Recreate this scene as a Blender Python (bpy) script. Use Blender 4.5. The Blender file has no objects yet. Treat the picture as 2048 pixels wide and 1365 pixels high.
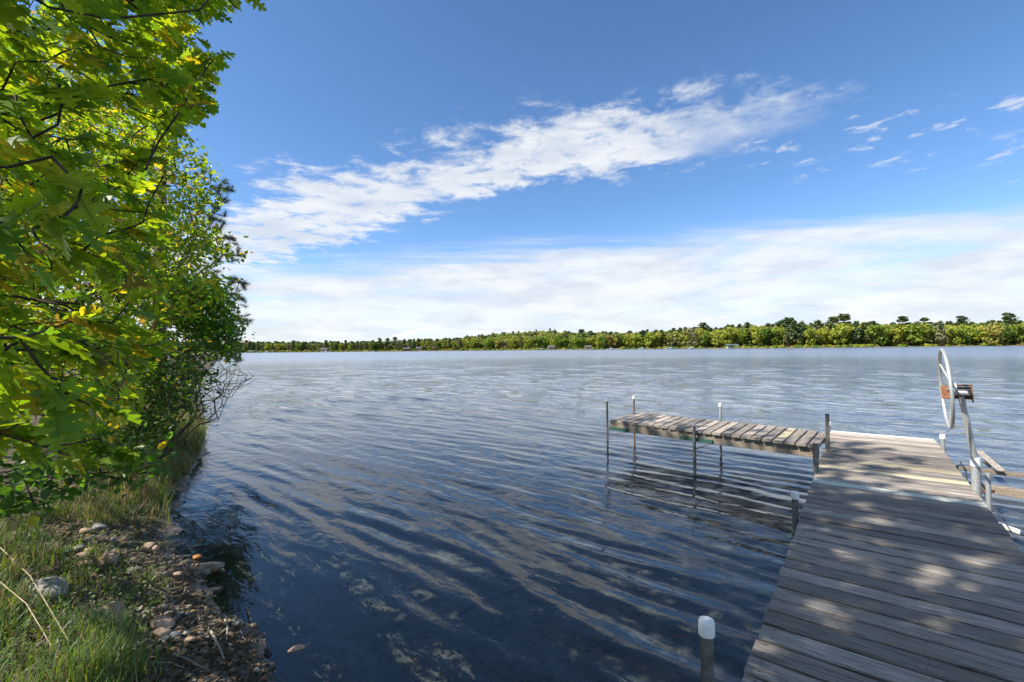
import bpy, bmesh, math, random
import numpy as np
from mathutils import Vector, Matrix

R0 = np.random.default_rng(7)
random.seed(7)
sc = bpy.context.scene
COL = sc.collection

# ------------------------------------------------------------------ camera
FPX, CX, CY, CAMH = 910.2, 1024.0, 682.5, 2.05
PITCH, ROLL = math.atan2(697 - CY, FPX), math.atan(0.0106)
cF = np.array([0, math.cos(PITCH), math.sin(PITCH)])
_R = np.array([1.0, 0, 0]); _U = np.cross(_R, cF)
cR = _R * math.cos(ROLL) - _U * math.sin(ROLL)
cU = _R * math.sin(ROLL) + _U * math.cos(ROLL)
CAMP = np.array([0, 0, CAMH])
cam = bpy.data.cameras.new('camera'); cam.lens = 16.0; cam.sensor_width = 36.0
cam.clip_start = 0.05; cam.clip_end = 6000
camo = bpy.data.objects.new('camera', cam); COL.objects.link(camo)
camo.matrix_world = Matrix(((cR[0], cU[0], -cF[0], 0), (cR[1], cU[1], -cF[1], 0), (cR[2], cU[2], -cF[2], CAMH), (0, 0, 0, 1)))
sc.camera = camo

# ------------------------------------------------------------------ light
SUN_AZ, SUN_EL = math.radians(-108), math.radians(46)     # azimuth clockwise from +Y
SUN = np.array([math.sin(SUN_AZ) * math.cos(SUN_EL), math.cos(SUN_AZ) * math.cos(SUN_EL), math.sin(SUN_EL)])
sl = bpy.data.lights.new('sun', 'SUN'); sl.energy = 4.4; sl.angle = math.radians(0.53); sl.color = (1.0, 0.93, 0.82)
so = bpy.data.objects.new('sun', sl); COL.objects.link(so)
so.rotation_euler = Vector(SUN).to_track_quat('Z', 'Y').to_euler()
so.location = (-20, -8, 30)
sc.view_settings.view_transform = 'Standard'; sc.view_settings.look = 'None'
sc.view_settings.gamma = 1.0; sc.view_settings.use_curve_mapping = False
sc.view_settings.exposure = 0.98
sc.cycles.use_denoising = True
sc.cycles.max_bounces = 10; sc.cycles.diffuse_bounces = 7; sc.cycles.glossy_bounces = 4
sc.cycles.transparent_max_bounces = 12; sc.cycles.transmission_bounces = 8
sc.cycles.caustics_reflective = False; sc.cycles.caustics_refractive = False


# ---- node helpers
class NT:
    def __init__(s, tree): s.t = tree; s.n = tree.nodes; s.l = tree.links; s.n.clear()
    def new(s, typ, **kw):
        nd = s.n.new(typ)
        for k, v in kw.items(): setattr(nd, k, v)
        return nd
    def put(s, sock, v):
        if v is None: return
        if isinstance(v, bpy.types.NodeSocket): s.l.new(v, sock)
        else: sock.default_value = v
    def m(s, op, a, b=None, c=None, clamp=False):
        nd = s.new('ShaderNodeMath', operation=op, use_clamp=clamp)
        for i, v in enumerate((a, b, c)): s.put(nd.inputs[i], v)
        return nd.outputs[0]
    def xyz(s, x, y, z=0.0):
        nd = s.new('ShaderNodeCombineXYZ')
        for i, v in enumerate((x, y, z)): s.put(nd.inputs[i], v)
        return nd.outputs[0]
    def sep(s, v):
        nd = s.new('ShaderNodeSeparateXYZ'); s.l.new(v, nd.inputs[0]); return nd.outputs
    def mapr(s, v, scale=(1, 1, 1), rot=(0, 0, 0), loc=(0, 0, 0)):
        nd = s.new('ShaderNodeMapping'); s.put(nd.inputs['Vector'], v)
        nd.inputs['Location'].default_value = loc; nd.inputs['Rotation'].default_value = rot; nd.inputs['Scale'].default_value = scale
        return nd.outputs[0]
    def noise(s, v, scale, detail=4, rough=0.55, dist=0.0, out='Fac'):
        nd = s.new('ShaderNodeTexNoise'); s.put(nd.inputs['Vector'], v)
        nd.inputs['Scale'].default_value = scale; nd.inputs['Detail'].default_value = detail
        nd.inputs['Roughness'].default_value = rough; nd.inputs['Distortion'].default_value = dist
        return nd.outputs[out]
    def vor(s, v, scale, feature='F1', out='Distance', rnd=1.0):
        nd = s.new('ShaderNodeTexVoronoi', feature=feature); s.put(nd.inputs['Vector'], v)
        nd.inputs['Scale'].default_value = scale; nd.inputs['Randomness'].default_value = rnd
        return nd.outputs[out]
    def ss(s, v, a, b, lo=0.0, hi=1.0):
        nd = s.new('ShaderNodeMapRange', interpolation_type='SMOOTHSTEP'); s.put(nd.inputs[0], v)
        for i, k in enumerate((a, b, lo, hi)): nd.inputs[i + 1].default_value = k
        return nd.outputs[0]
    def mix(s, f, a, b, mode='MIX'):
        nd = s.new('ShaderNodeMix', data_type='RGBA', blend_type=mode)
        s.put(nd.inputs[0], f)
        for sock, v in ((nd.inputs[6], a), (nd.inputs[7], b)):
            if isinstance(v, tuple) and len(v) == 3: v = v + (1.0,)
            s.put(sock, v)
        return nd.outputs[2]
    def ramp(s, f, stops):
        nd = s.new('ShaderNodeValToRGB'); s.put(nd.inputs[0], f)
        el = nd.color_ramp.elements
        while len(el) < len(stops): el.new(0.5)
        for e, (p, c) in zip(el, stops): e.position = p; e.color = c + (1.0,)
        return nd.outputs[0]
    def bump(s, h, strength=0.3, dist=0.01, normal=None):
        nd = s.new('ShaderNodeBump'); s.put(nd.inputs['Height'], h)
        nd.inputs['Strength'].default_value = strength; nd.inputs['Distance'].default_value = dist
        if normal is not None: s.l.new(normal, nd.inputs['Normal'])
        return nd.outputs[0]


# ------------------------------------------------------------------ world: sky + cloud layers
wd = bpy.data.worlds.new('World'); sc.world = wd; wd.use_nodes = True
w = NT(wd.node_tree)
sky = w.new('ShaderNodeTexSky', sky_type='NISHITA')
sky.sun_disc = False; sky.sun_elevation = SUN_EL; sky.sun_rotation = SUN_AZ
sky.altitude = 400; sky.air_density = 0.8; sky.dust_density = 0.3; sky.ozone_density = 3.0
tc = w.new('ShaderNodeTexCoord')
X, Y, Z = w.sep(tc.outputs['Generated'])
pz = w.m('MAXIMUM', Z, 0.018)
u = w.m('DIVIDE', X, pz); v = w.m('DIVIDE', Y, pz)
P = w.xyz(u, v, 0.0)
warp = w.new('ShaderNodeVectorMath', operation='MULTIPLY_ADD')
w.l.new(w.noise(P, 0.9, 4, 0.55, out='Color'), warp.inputs[0]); warp.inputs[1].default_value = (0.55, 0.55, 0); w.l.new(P, warp.inputs[2])
Pw = warp.outputs[0]
wu, wv, _ = w.sep(Pw)
# (a) broad low layer: a sheet whose edge runs left-back to right-front
lo_d = w.m('ADD', w.m('MULTIPLY_ADD', u, 0.336, v), -4.55)
lo_n = w.noise(w.mapr(P, scale=(0.45, 1.5, 1), rot=(0, 0, math.radians(16))), 1.1, 6, 0.6)
lo_e = w.m('MULTIPLY_ADD', w.m('SUBTRACT', lo_n, 0.5), 2.6, lo_d)
lo_m = w.ss(lo_e, -0.55, 1.0)
dirq = w.xyz(w.m('MULTIPLY', X, 3.0), w.m('MULTIPLY', Y, 3.0), w.m('MULTIPLY', Z, 13.0))
lo_s = w.noise(dirq, 1.5, 7, 0.6, 0.4)
lo_t = w.m('MAXIMUM', w.ss(lo_s, 0.28, 0.58, 0.40, 1.0), w.ss(lo_e, 0.8, 3.6, 0.0, 0.86))
lo = w.m('MULTIPLY', lo_m, lo_t)
# (b) altocumulus band crossing the view
b_n0 = w.noise(P, 2.0, 4, 0.6)
lft = w.m('MULTIPLY', w.m('SMOOTH_MAX', w.m('SUBTRACT', 0.25, u), 0.0, 0.8), 0.74)      # the band bends back to the left
b_cn = w.m('ADD', 2.22, lft)
bt = w.m('DIVIDE', w.m('SUBTRACT', w.m('ADD', wv, -0.27), b_cn), w.m('MULTIPLY_ADD', lft, 0.34, 0.60))
bt = w.m('ADD', bt, w.m('MULTIPLY', w.m('SUBTRACT', w.noise(P, 1.3, 5, 0.6), 0.5), 1.5))
b_m = w.ss(w.m('ABSOLUTE', bt), 1.15, 0.05)
b_end = w.ss(w.m('ADD', u, w.m('MULTIPLY', w.m('SUBTRACT', b_n0, 0.5), 1.2)), 1.40, 0.60, 0.0, 1.0)
b_end = w.m('MULTIPLY', b_end, w.ss(v, 0.6, 1.4))
b_n = w.noise(P, 4.6, 7, 0.66, 0.35)
b_n2 = w.noise(w.mapr(P, scale=(1.0, 1.0, 1), rot=(0, 0, 0.6)), 1.7, 4, 0.5)
b_v = w.m('ADD', w.m('MULTIPLY', b_n, 1.0), w.m('MULTIPLY', b_n2, 0.22))
b_c = w.m('ADD', b_v, w.m('MULTIPLY', b_m, 0.38))
band = w.m('MULTIPLY', w.m('MULTIPLY', w.ss(b_c, 0.71, 1.0), w.ss(b_m, 0.02, 0.35)), b_end)
# (c) a few thin shreds
sh = w.m('MULTIPLY', w.ss(w.noise(P, 3.0, 6, 0.62, 0.3), 0.60, 0.78), 0.35)
sh = w.m('MULTIPLY', sh, w.ss(w.noise(P, 0.8, 2, 0.5), 0.50, 0.62))
puff = w.m('MULTIPLY', w.m('MULTIPLY', w.ss(w.noise(P, 5.5, 6, 0.6, 0.2), 0.55, 0.70), w.ss(b_m, 0.1, 0.6)), w.ss(u, 0.7, 1.4, 0.0, 0.6))
sh = w.m('MAXIMUM', sh, puff)
# unseen altocumulus added overhead and behind the viewer to lift the ambient light
oh = w.m('MULTIPLY', w.ss(w.m('ADD', w.m('MULTIPLY', b_n, 0.55), w.m('MULTIPLY', w.noise(P, 0.75, 3, 0.5), 0.6)), 0.54, 0.72), w.ss(v, 0.95, 0.35))
sh = w.m('MAXIMUM', sh, w.m('MULTIPLY', oh, 0.9))
# (d) small cumulus heads just over the horizon
az = w.m('ARCTAN2', X, Y)
cu_n = w.noise(w.xyz(w.m('MULTIPLY', az, 6.0), w.m('MULTIPLY', Z, 26.0), 3.0), 1.6, 6, 0.55)
cu_h = w.m('ADD', -0.01, w.m('MULTIPLY', w.ss(cu_n, 0.42, 0.78), 0.085))
cu = w.m('MULTIPLY', w.ss(w.m('SUBTRACT', cu_h, Z), -0.003, 0.004), 0.85)
dens = w.m('MAXIMUM', w.m('MAXIMUM', w.m('MULTIPLY', lo, 0.93), w.m('MULTIPLY', band, 0.9)), w.m('MAXIMUM', sh, cu), clamp=True)
cl_tone = w.ss(w.noise(dirq, 2.6, 6, 0.6), 0.32, 0.66)
cl_col = w.mix(cl_tone, (2.7, 2.9, 3.2), (3.5, 3.57, 3.64))
cl_col = w.mix(w.m('MULTIPLY', cu, w.ss(Z, 0.0, 0.04)), cl_col, (3.85, 3.85, 3.85))
hs = w.new('ShaderNodeHueSaturation'); hs.inputs['Saturation'].default_value = 1.12; hs.inputs['Value'].default_value = 0.79
w.l.new(sky.outputs[0], hs.inputs['Color'])
skyc = w.mix(dens, hs.outputs[0], cl_col)
bg = w.new('ShaderNodeBackground'); bg.inputs['Strength'].default_value = 0.14
w.l.new(skyc, bg.inputs['Color'])
wo = w.new('ShaderNodeOutputWorld'); w.l.new(bg.outputs[0], wo.inputs['Surface'])


# ------------------------------------------------------------------ geometry helpers
def ray(px, py): return cF + cR * (px - CX) / FPX - cU * (py - CY) / FPX
def at(px, py, z):
    d = ray(px, py); return CAMP + d * (z - CAMH) / d[2]
def atd(px, py, dist):
    return CAMP + ray(px, py) * dist            # dist = forward depth
def proj(p):
    q = np.asarray(p) - CAMP; zf = q @ cF
    return CX + FPX * (q @ cR) / zf, CY - FPX * (q @ cU) / zf, zf

def mesh_np(name, verts, face_sizes, loops, smooth=False, col=None):
    me = bpy.data.meshes.new(name)
    verts = np.asarray(verts, np.float32); loops = np.asarray(loops, np.int32); fs = np.asarray(face_sizes, np.int32)
    me.vertices.add(len(verts)); me.vertices.foreach_set('co', verts.ravel())
    me.loops.add(len(loops)); me.loops.foreach_set('vertex_index', loops)
    me.polygons.add(len(fs)); st = np.zeros(len(fs), np.int32); st[1:] = np.cumsum(fs)[:-1]
    me.polygons.foreach_set('loop_start', st)
    if smooth: me.polygons.foreach_set('use_smooth', np.ones(len(fs), bool))
    me.update(calc_edges=True)
    if col is not None:
        a = me.color_attributes.new('Col', 'FLOAT_COLOR', 'POINT')
        c4 = np.ones((len(verts), 4), np.float32); c4[:, :3] = col
        a.data.foreach_set('color', c4.ravel())
    return me

def link(name, me, mat=None, parent=None, kind=None, label=None, cat=None, group=None):
    o = bpy.data.objects.new(name, me); COL.objects.link(o)
    if mat is not None and me is not None and len(me.materials) == 0: me.materials.append(mat)
    if parent is not None: o.parent = parent
    tag(o, kind, label, cat, group); return o
def tag(o, kind=None, label=None, cat=None, group=None):
    if kind: o['kind'] = kind
    if label: o['label'] = label
    if cat: o['category'] = cat
    if group: o['group'] = group
    return o
def thing(name, loc, label, cat, group=None):
    o = bpy.data.objects.new(name, None); COL.objects.link(o); o.location = loc; o.empty_display_size = 0.2
    return tag(o, None, label, cat, group)
def childed(o, par):
    """parent keeping world placement (parents carry only a translation)"""
    o.parent = par
    o.location = Vector(o.location) - world_loc(par)
    return o
def world_loc(o):
    l = Vector(o.location)
    while o.parent is not None: o = o.parent; l += Vector(o.location)
    return l

class MB:
    """collects shapes into one mesh"""
    def __init__(s): s.v = []; s.f = []
    def add(s, vs, fs):
        b = len(s.v); s.v += [tuple(map(float, q)) for q in vs]; s.f += [tuple(i + b for i in q) for q in fs]; return s
    def box(s, c, ax, ay, az_):
        c, ax, ay, az_ = (np.asarray(q, float) for q in (c, ax, ay, az_))
        vs = [c + sx * ax + sy * ay + sz * az_ for sz in (-1, 1) for sy in (-1, 1) for sx in (-1, 1)]
        fs = [(0, 2, 3, 1), (4, 5, 7, 6), (0, 1, 5, 4), (2, 6, 7, 3), (0, 4, 6, 2), (1, 3, 7, 5)]
        return s.add(vs, fs)
    def bar(s, p, q, wd_, ht, up=(0, 0, 1)):
        p, q = np.asarray(p, float), np.asarray(q, float); d = q - p; L = np.linalg.norm(d); d /= L
        side = np.cross(d, up); side /= np.linalg.norm(side); upv = np.cross(side, d)
        return s.box((p + q) / 2, d * L / 2, side * wd_ / 2, upv * ht / 2)
    def tube(s, pts, rad, n=10, cap=True, closed=False):
        pts = [np.asarray(p, float) for p in pts]; m = len(pts)
        rad = [rad] * m if np.isscalar(rad) else list(rad)
        rings = []; prev = None
        for i, p in enumerate(pts):
            if closed: t = pts[(i + 1) % m] - pts[i - 1]
            else: t = pts[min(i + 1, m - 1)] - pts[max(i - 1, 0)]
            t = t / (np.linalg.norm(t) + 1e-9)
            a = prev if prev is not None else (np.array([0, 0, 1.0]) if abs(t[2]) < 0.9 else np.array([1.0, 0, 0]))
            a = a - t * (a @ t); a /= np.linalg.norm(a) + 1e-9; prev = a; b = np.cross(t, a)
            rings.append([p + rad[i] * (math.cos(k * 2 * math.pi / n) * a + math.sin(k * 2 * math.pi / n) * b) for k in range(n)])
        vs = [q for r in rings for q in r]; fs = []
        for i in range(m if closed else m - 1):
            j = (i + 1) % m
            for k in range(n): fs.append((i * n + k, i * n + (k + 1) % n, j * n + (k + 1) % n, j * n + k))
        if cap and not closed:
            fs.append(tuple(range(n - 1, -1, -1))); fs.append(tuple((m - 1) * n + k for k in range(n)))
        return s.add(vs, fs)
    def mesh(s, name, smooth=False, origin=None, bevel=0.0):
        me = bpy.data.meshes.new(name)
        vs = s.v if origin is None else [tuple(np.array(q) - np.asarray(origin)) for q in s.v]
        me.from_pydata(vs, [], s.f); me.update()
        if bevel > 0:
            bm = bmesh.new(); bm.from_mesh(me)
            bmesh.ops.bevel(bm, geom=bm.edges[:], offset=bevel, segments=1, affect='EDGES', profile=0.5)
            bm.to_mesh(me); bm.free()
        if smooth:
            me.polygons.foreach_set('use_smooth', np.ones(len(me.polygons), bool))
            try: me.set_sharp_from_angle(angle=math.radians(42))
            except Exception: pass
        return me
    def part(s, name, mat, parent, smooth=False, bevel=0.0, **kw):
        """mesh given in world coordinates, parented to a translated thing"""
        org = np.array(world_loc(parent)) if parent is not None else np.zeros(3)
        return link(name, s.mesh(name, smooth, org, bevel), mat, parent, **kw)

def vnoise(x, y, seed=0):
    """cheap smooth 2-D noise in -1..1"""
    r = np.random.default_rng(seed); o = np.zeros_like(np.asarray(x, float))
    for k in range(6):
        a = r.uniform(0, 6.28); fr = r.uniform(0.6, 1.7); ph = r.uniform(0, 6.28)
        o = o + np.sin((np.cos(a) * x + np.sin(a) * y) * fr + ph + 0.8 * np.sin((np.sin(a) * x - np.cos(a) * y) * fr * 0.7 + ph * 2))
    return o / 4.0


# ------------------------------------------------------------------ terrain shape
_shore_px = [(566, 1365), (545, 1300), (505, 1252), (468, 1222), (425, 1195), (404, 1152), (362, 1122), (338, 1076),
             (350, 1039), (328, 1001), (362, 974), (404, 918), (413, 880), (411, 846), (396, 812), (404, 780)]
near = [tuple(at(px, py, 0.0)[:2]) for px, py in _shore_px]
near = [(60, -70), (14, -14), (4.5, -3.2), (1.1, -0.5), (-0.3, 1.2)] + near + [(-17, 24), (-30, 45), (-60, 92), (-190, 300), (-345, 540)]
FAR = [(300, 575), (480, 560), (760, 540), (1000, 480), (1270, 430), (1540, 370), (1780, 340), (2048, 330), (2500, 320)]
farl = [((px - CX) / FPX * d, d) for px, d in FAR]
LAKE = np.array(near + farl + [(640, 240), (760, 20), (420, -120)])

def inside(x, y, poly=LAKE):
    c = np.zeros(x.shape, bool); n = len(poly)
    for i in range(n):
        (x0, y0), (x1, y1) = poly[i], poly[(i + 1) % n]
        if y0 == y1: continue
        k = ((y0 > y) != (y1 > y)) & (x < (x1 - x0) * (y - y0) / (y1 - y0) + x0); c ^= k
    return c
def sdist(x, y):
    d = np.full(x.shape, 1e9); n = len(LAKE)
    for i in range(n):
        a = LAKE[i]; b = LAKE[(i + 1) % n]; e = b - a
        t = np.clip(((x - a[0]) * e[0] + (y - a[1]) * e[1]) / (e @ e), 0, 1)
        d = np.minimum(d, np.hypot(x - a[0] - t * e[0], y - a[1] - t * e[1]))
    return np.where(inside(x, y), -d, d)
_spx = np.array([300, 480, 600, 760, 900, 1000, 1080, 1150, 1200, 1280, 1400, 1500, 1600, 1700, 1800, 1900, 2048, 2500])
_sky = np.array([18, 18.5, 17.5, 16, 23, 34, 38, 33, 31.5, 31, 37, 39.7, 42, 41.8, 41, 40, 41, 41])
_shd = np.interp(_spx, [p for p, _ in FAR], [d for _, d in FAR])
def terrain(x, y):
    x = np.asarray(x, float); y = np.asarray(y, float)
    d = sdist(x, y)
    px = CX + FPX * x / np.maximum(y, 1.0)
    E = np.maximum(np.interp(px, _spx, _sky) * (np.interp(px, _spx, _shd) + 240) / FPX - np.interp(px, [900, 1200, 1400], [11.5, 12.5, 15.0]), 0.6)
    far = (y > 150) & (d > 0) & (x > -330 + (y - 540) * 0.2)
    hn = 0.30 * (1 - np.exp(-np.maximum(d, 0) / 0.8)) + 0.045 * np.clip(d, 0, 40) + 0.035 * vnoise(x * 2.1, y * 2.1, 3) * np.clip(d, 0, 1) + 0.012 * vnoise(x * 7, y * 7, 4) * np.clip(d * 3, 0, 1)
    rough = np.exp(-(d / 0.55) ** 2) * np.clip(1.6 - np.hypot(x, y) / 14, 0, 1)
    hn = hn + rough * (0.030 * vnoise(x * 4.3, y * 4.3, 31) + 0.016 * vnoise(x * 11, y * 11, 32) + 0.010 * vnoise(x * 21, y * 21, 33))
    hf = 0.35 * (1 - np.exp(-np.maximum(d, 0) / 2.0)) + E * np.clip(d / 240, 0, 1) ** 1.1
    hw = -4.0 * (1 - np.exp(np.minimum(d, 0) / 38.0)) + 0.02 * vnoise(x * 1.7, y * 1.7, 5) * np.clip(-d / 2, 0, 1)
    hw = hw + rough * (0.030 * vnoise(x * 4.3, y * 4.3, 31) + 0.016 * vnoise(x * 11, y * 11, 32) + 0.010 * vnoise(x * 21, y * 21, 33))
    return np.where(d <= 0, hw, np.where(far, hf, hn))
def ground_at(px, py, n=10):
    z = 0.2
    for _ in range(n):
        p = at(px, py, z); z = 0.5 * z + 0.5 * float(terrain(np.array([p[0]]), np.array([p[1]]))[0])
    p = at(px, py, z); p[2] = float(terrain(np.array([p[0]]), np.array([p[1]]))[0]); return p


# ------------------------------------------------------------------ materials
def mat(name):
    m = bpy.data.materials.new(name); m.use_nodes = True; return m, NT(m.node_tree)
def finish(n, shader):
    o = n.new('ShaderNodeOutputMaterial'); n.l.new(shader, o.inputs['Surface'])
def principled(n, color, rough=0.6, spec=0.4, metal=0.0, normal=None):
    b = n.new('ShaderNodeBsdfPrincipled')
    if isinstance(color, tuple): color = color + (1.0,) if len(color) == 3 else color
    n.put(b.inputs['Base Color'], color); n.put(b.inputs['Roughness'], rough)
    b.inputs['Specular IOR Level'].default_value = spec; b.inputs['Metallic'].default_value = metal
    if normal is not None: n.l.new(normal, b.inputs['Normal'])
    return b.outputs[0]

def m_wood(name, pale, dark, warm, tint=None):
    m, n = mat(name)
    tcn = n.new('ShaderNodeTexCoord'); oi = n.new('ShaderNodeObjectInfo')
    off = n.m('MULTIPLY', oi.outputs['Random'], 37.0)
    va = n.new('ShaderNodeVectorMath', operation='ADD'); n.l.new(tcn.outputs['Object'], va.inputs[0]); n.l.new(n.xyz(off, off, off), va.inputs[1])
    p = va.outputs[0]
    g = n.noise(n.mapr(p, scale=(2.2, 42, 42)), 1.6, 7, 0.65, 0.3)
    g2 = n.noise(n.mapr(p, scale=(5.0, 150, 60)), 1.0, 5, 0.7)
    bl = n.noise(n.mapr(p, scale=(2.0, 3.2, 3)), 1.3, 5, 0.6)
    c = n.ramp(g, [(0.30, dark), (0.5, tuple(0.5 * (a + b) for a, b in zip(dark, pale))), (0.70, pale)])
    c = n.mix(n.ss(bl, 0.42, 0.72), c, warm, 'MIX') if tint is None else c
    c = n.mix(n.ss(n.noise(n.mapr(p, scale=(1.2, 6, 6)), 2.1, 6, 0.7), 0.58, 0.75, 0.0, 0.75), c, tuple(0.42 * q for q in dark))
    wear = n.ss(g2, 0.62, 0.50, 0.25, 1.0)
    c = n.mix(wear, tuple(0.33 * q for q in dark), c)
    if tint is not None:
        pt = n.ss(n.m('ADD', n.m('MULTIPLY', g2, 0.6), n.m('MULTIPLY', bl, 0.5)), 0.40, 0.52)
        c = n.mix(n.m('MULTIPLY', n.m('SUBTRACT', 1.0, n.m('MULTIPLY', pt, 0.55)), 0.9), c, tint)
    br = n.m('MULTIPLY_ADD', oi.outputs['Random'], 0.7, 0.62)
    hv = n.new('ShaderNodeHueSaturation'); n.l.new(br, hv.inputs['Value']); n.l.new(c, hv.inputs['Color'])
    h = n.m('ADD', g, n.m('MULTIPLY', g2, 1.2))
    finish(n, principled(n, hv.outputs[0], n.ss(g, 0.3, 0.7, 0.55, 0.85), 0.35, 0, n.bump(h, 0.55, 0.004)))
    return m
M = {}
M['plank'] = m_wood('weathered_plank', (0.41, 0.37, 0.32), (0.11, 0.095, 0.08), (0.235, 0.19, 0.15))
M['plank_cream'] = m_wood('cream_painted_plank', (0.46, 0.41, 0.30), (0.22, 0.19, 0.14), (0.3, 0.26, 0.2), (0.66, 0.56, 0.35))
M['plank_mint'] = m_wood('mint_painted_plank', (0.46, 0.46, 0.40), (0.22, 0.21, 0.18), (0.3, 0.27, 0.22), (0.58, 0.62, 0.53))
M['plank_sunlit'] = m_wood('sunlit_tan_plank', (0.56, 0.49, 0.41), (0.26, 0.22, 0.18), (0.40, 0.33, 0.26))  # paler copy of the plank wood, sunlit brightness put into its colour
M['beam'] = m_wood('beam_wood', (0.44, 0.37, 0.29), (0.20, 0.165, 0.13), (0.30, 0.24, 0.18))

def m_simple(name, c1, c2, rough=0.5, metal=0.0, scale=20.0, bump=0.15, spec=0.4):
    m, n = mat(name); tcn = n.new('ShaderNodeTexCoord'); g = n.new('ShaderNodeNewGeometry')
    f = n.noise(g.outputs['Position'], scale, 6, 0.65)
    c = n.mix(n.ss(f, 0.35, 0.65), c1, c2)
    finish(n, principled(n, c, n.ss(f, 0.3, 0.7, rough * 0.8, min(1, rough * 1.3)), spec, metal, n.bump(f, bump, 0.004)))
    return m
M['galv'] = m_simple('galvanised_steel', (0.42, 0.43, 0.43), (0.30, 0.31, 0.31), 0.5, 0.35, 30)
M['alum'] = m_simple('dull_aluminium', (0.62, 0.62, 0.60), (0.50, 0.50, 0.48), 0.42, 0.55, 25, 0.08)
M['darkpipe'] = m_simple('dark_galvanised_pipe', (0.17, 0.17, 0.155), (0.09, 0.09, 0.08), 0.55, 0.3, 24)
M['rustpipe'] = m_simple('rusty_pipe', (0.30, 0.15, 0.07), (0.12, 0.07, 0.045), 0.8, 0.1, 22)
M['greenmetal'] = m_simple('green_painted_bracket', (0.035, 0.11, 0.075), (0.02, 0.06, 0.045), 0.5, 0.0, 30)
M['cap'] = m_simple('white_plastic_cap', (0.80, 0.80, 0.76), (0.70, 0.70, 0.64), 0.4, 0.0, 14, 0.03)
M['whitepaint'] = m_simple('white_paint', (0.80, 0.79, 0.76), (0.62, 0.61, 0.57), 0.5, 0.0, 16, 0.05)
M['rust'] = m_simple('orange_rust', (0.36, 0.165, 0.085), (0.17, 0.08, 0.045), 0.75, 0.15, 40, 0.4)
M['black'] = m_simple('black_cable', (0.02, 0.02, 0.02), (0.035, 0.03, 0.03), 0.5, 0.0, 20)
M['bark'] = m_simple('grey_bark', (0.10, 0.085, 0.07), (0.045, 0.037, 0.03), 0.9, 0.0, 28, 0.6, 0.2)
M['twig'] = m_simple('dark_twig', (0.075, 0.06, 0.05), (0.04, 0.032, 0.028), 0.85, 0.0, 30, 0.2, 0.2)
M['pinebark'] = m_simple('pine_bark', (0.22, 0.13, 0.085), (0.10, 0.065, 0.05), 0.9, 0.0, 14, 0.7, 0.2)
M['driftwood'] = m_simple('bleached_driftwood', (0.42, 0.38, 0.33), (0.22, 0.19, 0.16), 0.85, 0.0, 35, 0.4, 0.2)
M['straw'] = m_simple('dry_straw', (0.50, 0.42, 0.27), (0.32, 0.26, 0.16), 0.8, 0.0, 20, 0.1, 0.2)

def m_leaf(name, trans=0.5, rough=0.42, spec=0.45):
    m, n = mat(name)
    a = n.new('ShaderNodeAttribute'); a.attribute_name = 'Col'
    g = n.new('ShaderNodeNewGeometry')
    f = n.noise(g.outputs['Position'], 26, 3, 0.6)
    c = n.mix(n.ss(f, 0.3, 0.7, 0.0, 0.15), a.outputs['Color'], (0.02, 0.05, 0.01), 'MIX')
    back = n.mix(n.m('MULTIPLY', g.outputs['Backfacing'], 0.16), c, (0.30, 0.34, 0.26))
    pb = principled(n, back, rough, spec)
    tr = n.new('ShaderNodeBsdfTranslucent')
    tcol = n.mix(1.0, c, (2.1, 1.75, 0.55), 'MULTIPLY')
    n.l.new(tcol, tr.inputs['Color'])
    mx = n.new('ShaderNodeMixShader'); mx.inputs[0].default_value = trans
    n.l.new(pb, mx.inputs[1]); n.l.new(tr.outputs[0], mx.inputs[2])
    finish(n, mx.outputs[0]); return m
M['leaf'] = m_leaf('leaf', 0.58)
M['grass'] = m_leaf('grass_blade', 0.35, 0.5, 0.35)
M['needle'] = m_leaf('pine_needle', 0.15, 0.5, 0.3)
M['litter'] = m_leaf('leaf_litter', 0.05, 0.75, 0.25)

def m_stone(name, c1, c2, c3):
    m, n = mat(name); tcn = n.new('ShaderNodeTexCoord'); p = tcn.outputs['Object']
    f = n.noise(p, 9, 7, 0.65); f2 = n.noise(p, 60, 4, 0.7); f3 = n.noise(p, 22, 6, 0.6, 1.0)
    c = n.ramp(f, [(0.3, c2), (0.55, c1), (0.75, c3)])
    c = n.mix(n.ss(f2, 0.55, 0.75, 0, 0.6), c, tuple(q * 0.35 for q in c2))
    c = n.mix(n.ss(f3, 0.60, 0.72, 0, 0.5), c, tuple(min(1, q * 1.5) for q in c3))
    finish(n, principled(n, c, 0.75, 0.3, 0, n.bump(n.m('ADD', f, n.m('MULTIPLY', f2, 0.4)), 0.5, 0.012))); return m
M['stone_tan'] = m_stone('tan_granite', (0.36, 0.27, 0.19), (0.22, 0.16, 0.11), (0.45, 0.36, 0.27))
M['stone_pink'] = m_stone('pinkish_granite', (0.42, 0.29, 0.22), (0.28, 0.19, 0.14), (0.5, 0.40, 0.33))
M['stone_grey'] = m_stone('grey_stone', (0.27, 0.27, 0.26), (0.15, 0.15, 0.15), (0.40, 0.40, 0.38))
M['stone_blue'] = m_stone('blue_grey_stone', (0.15, 0.18, 0.20), (0.08, 0.10, 0.115), (0.26, 0.29, 0.31))
M['stone_brown'] = m_stone('brown_wet_stone', (0.12, 0.08, 0.05), (0.06, 0.04, 0.028), (0.22, 0.15, 0.10))
M['stone_sunlit_orange'] = m_stone('sunlit_orange_stone', (0.45, 0.21, 0.06), (0.25, 0.11, 0.03), (0.6, 0.34, 0.12))  # sunlit look of a stone under water put into its colour
M['stone_dark'] = m_stone('dark_stone', (0.055, 0.052, 0.05), (0.03, 0.028, 0.026), (0.11, 0.105, 0.10))

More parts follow.
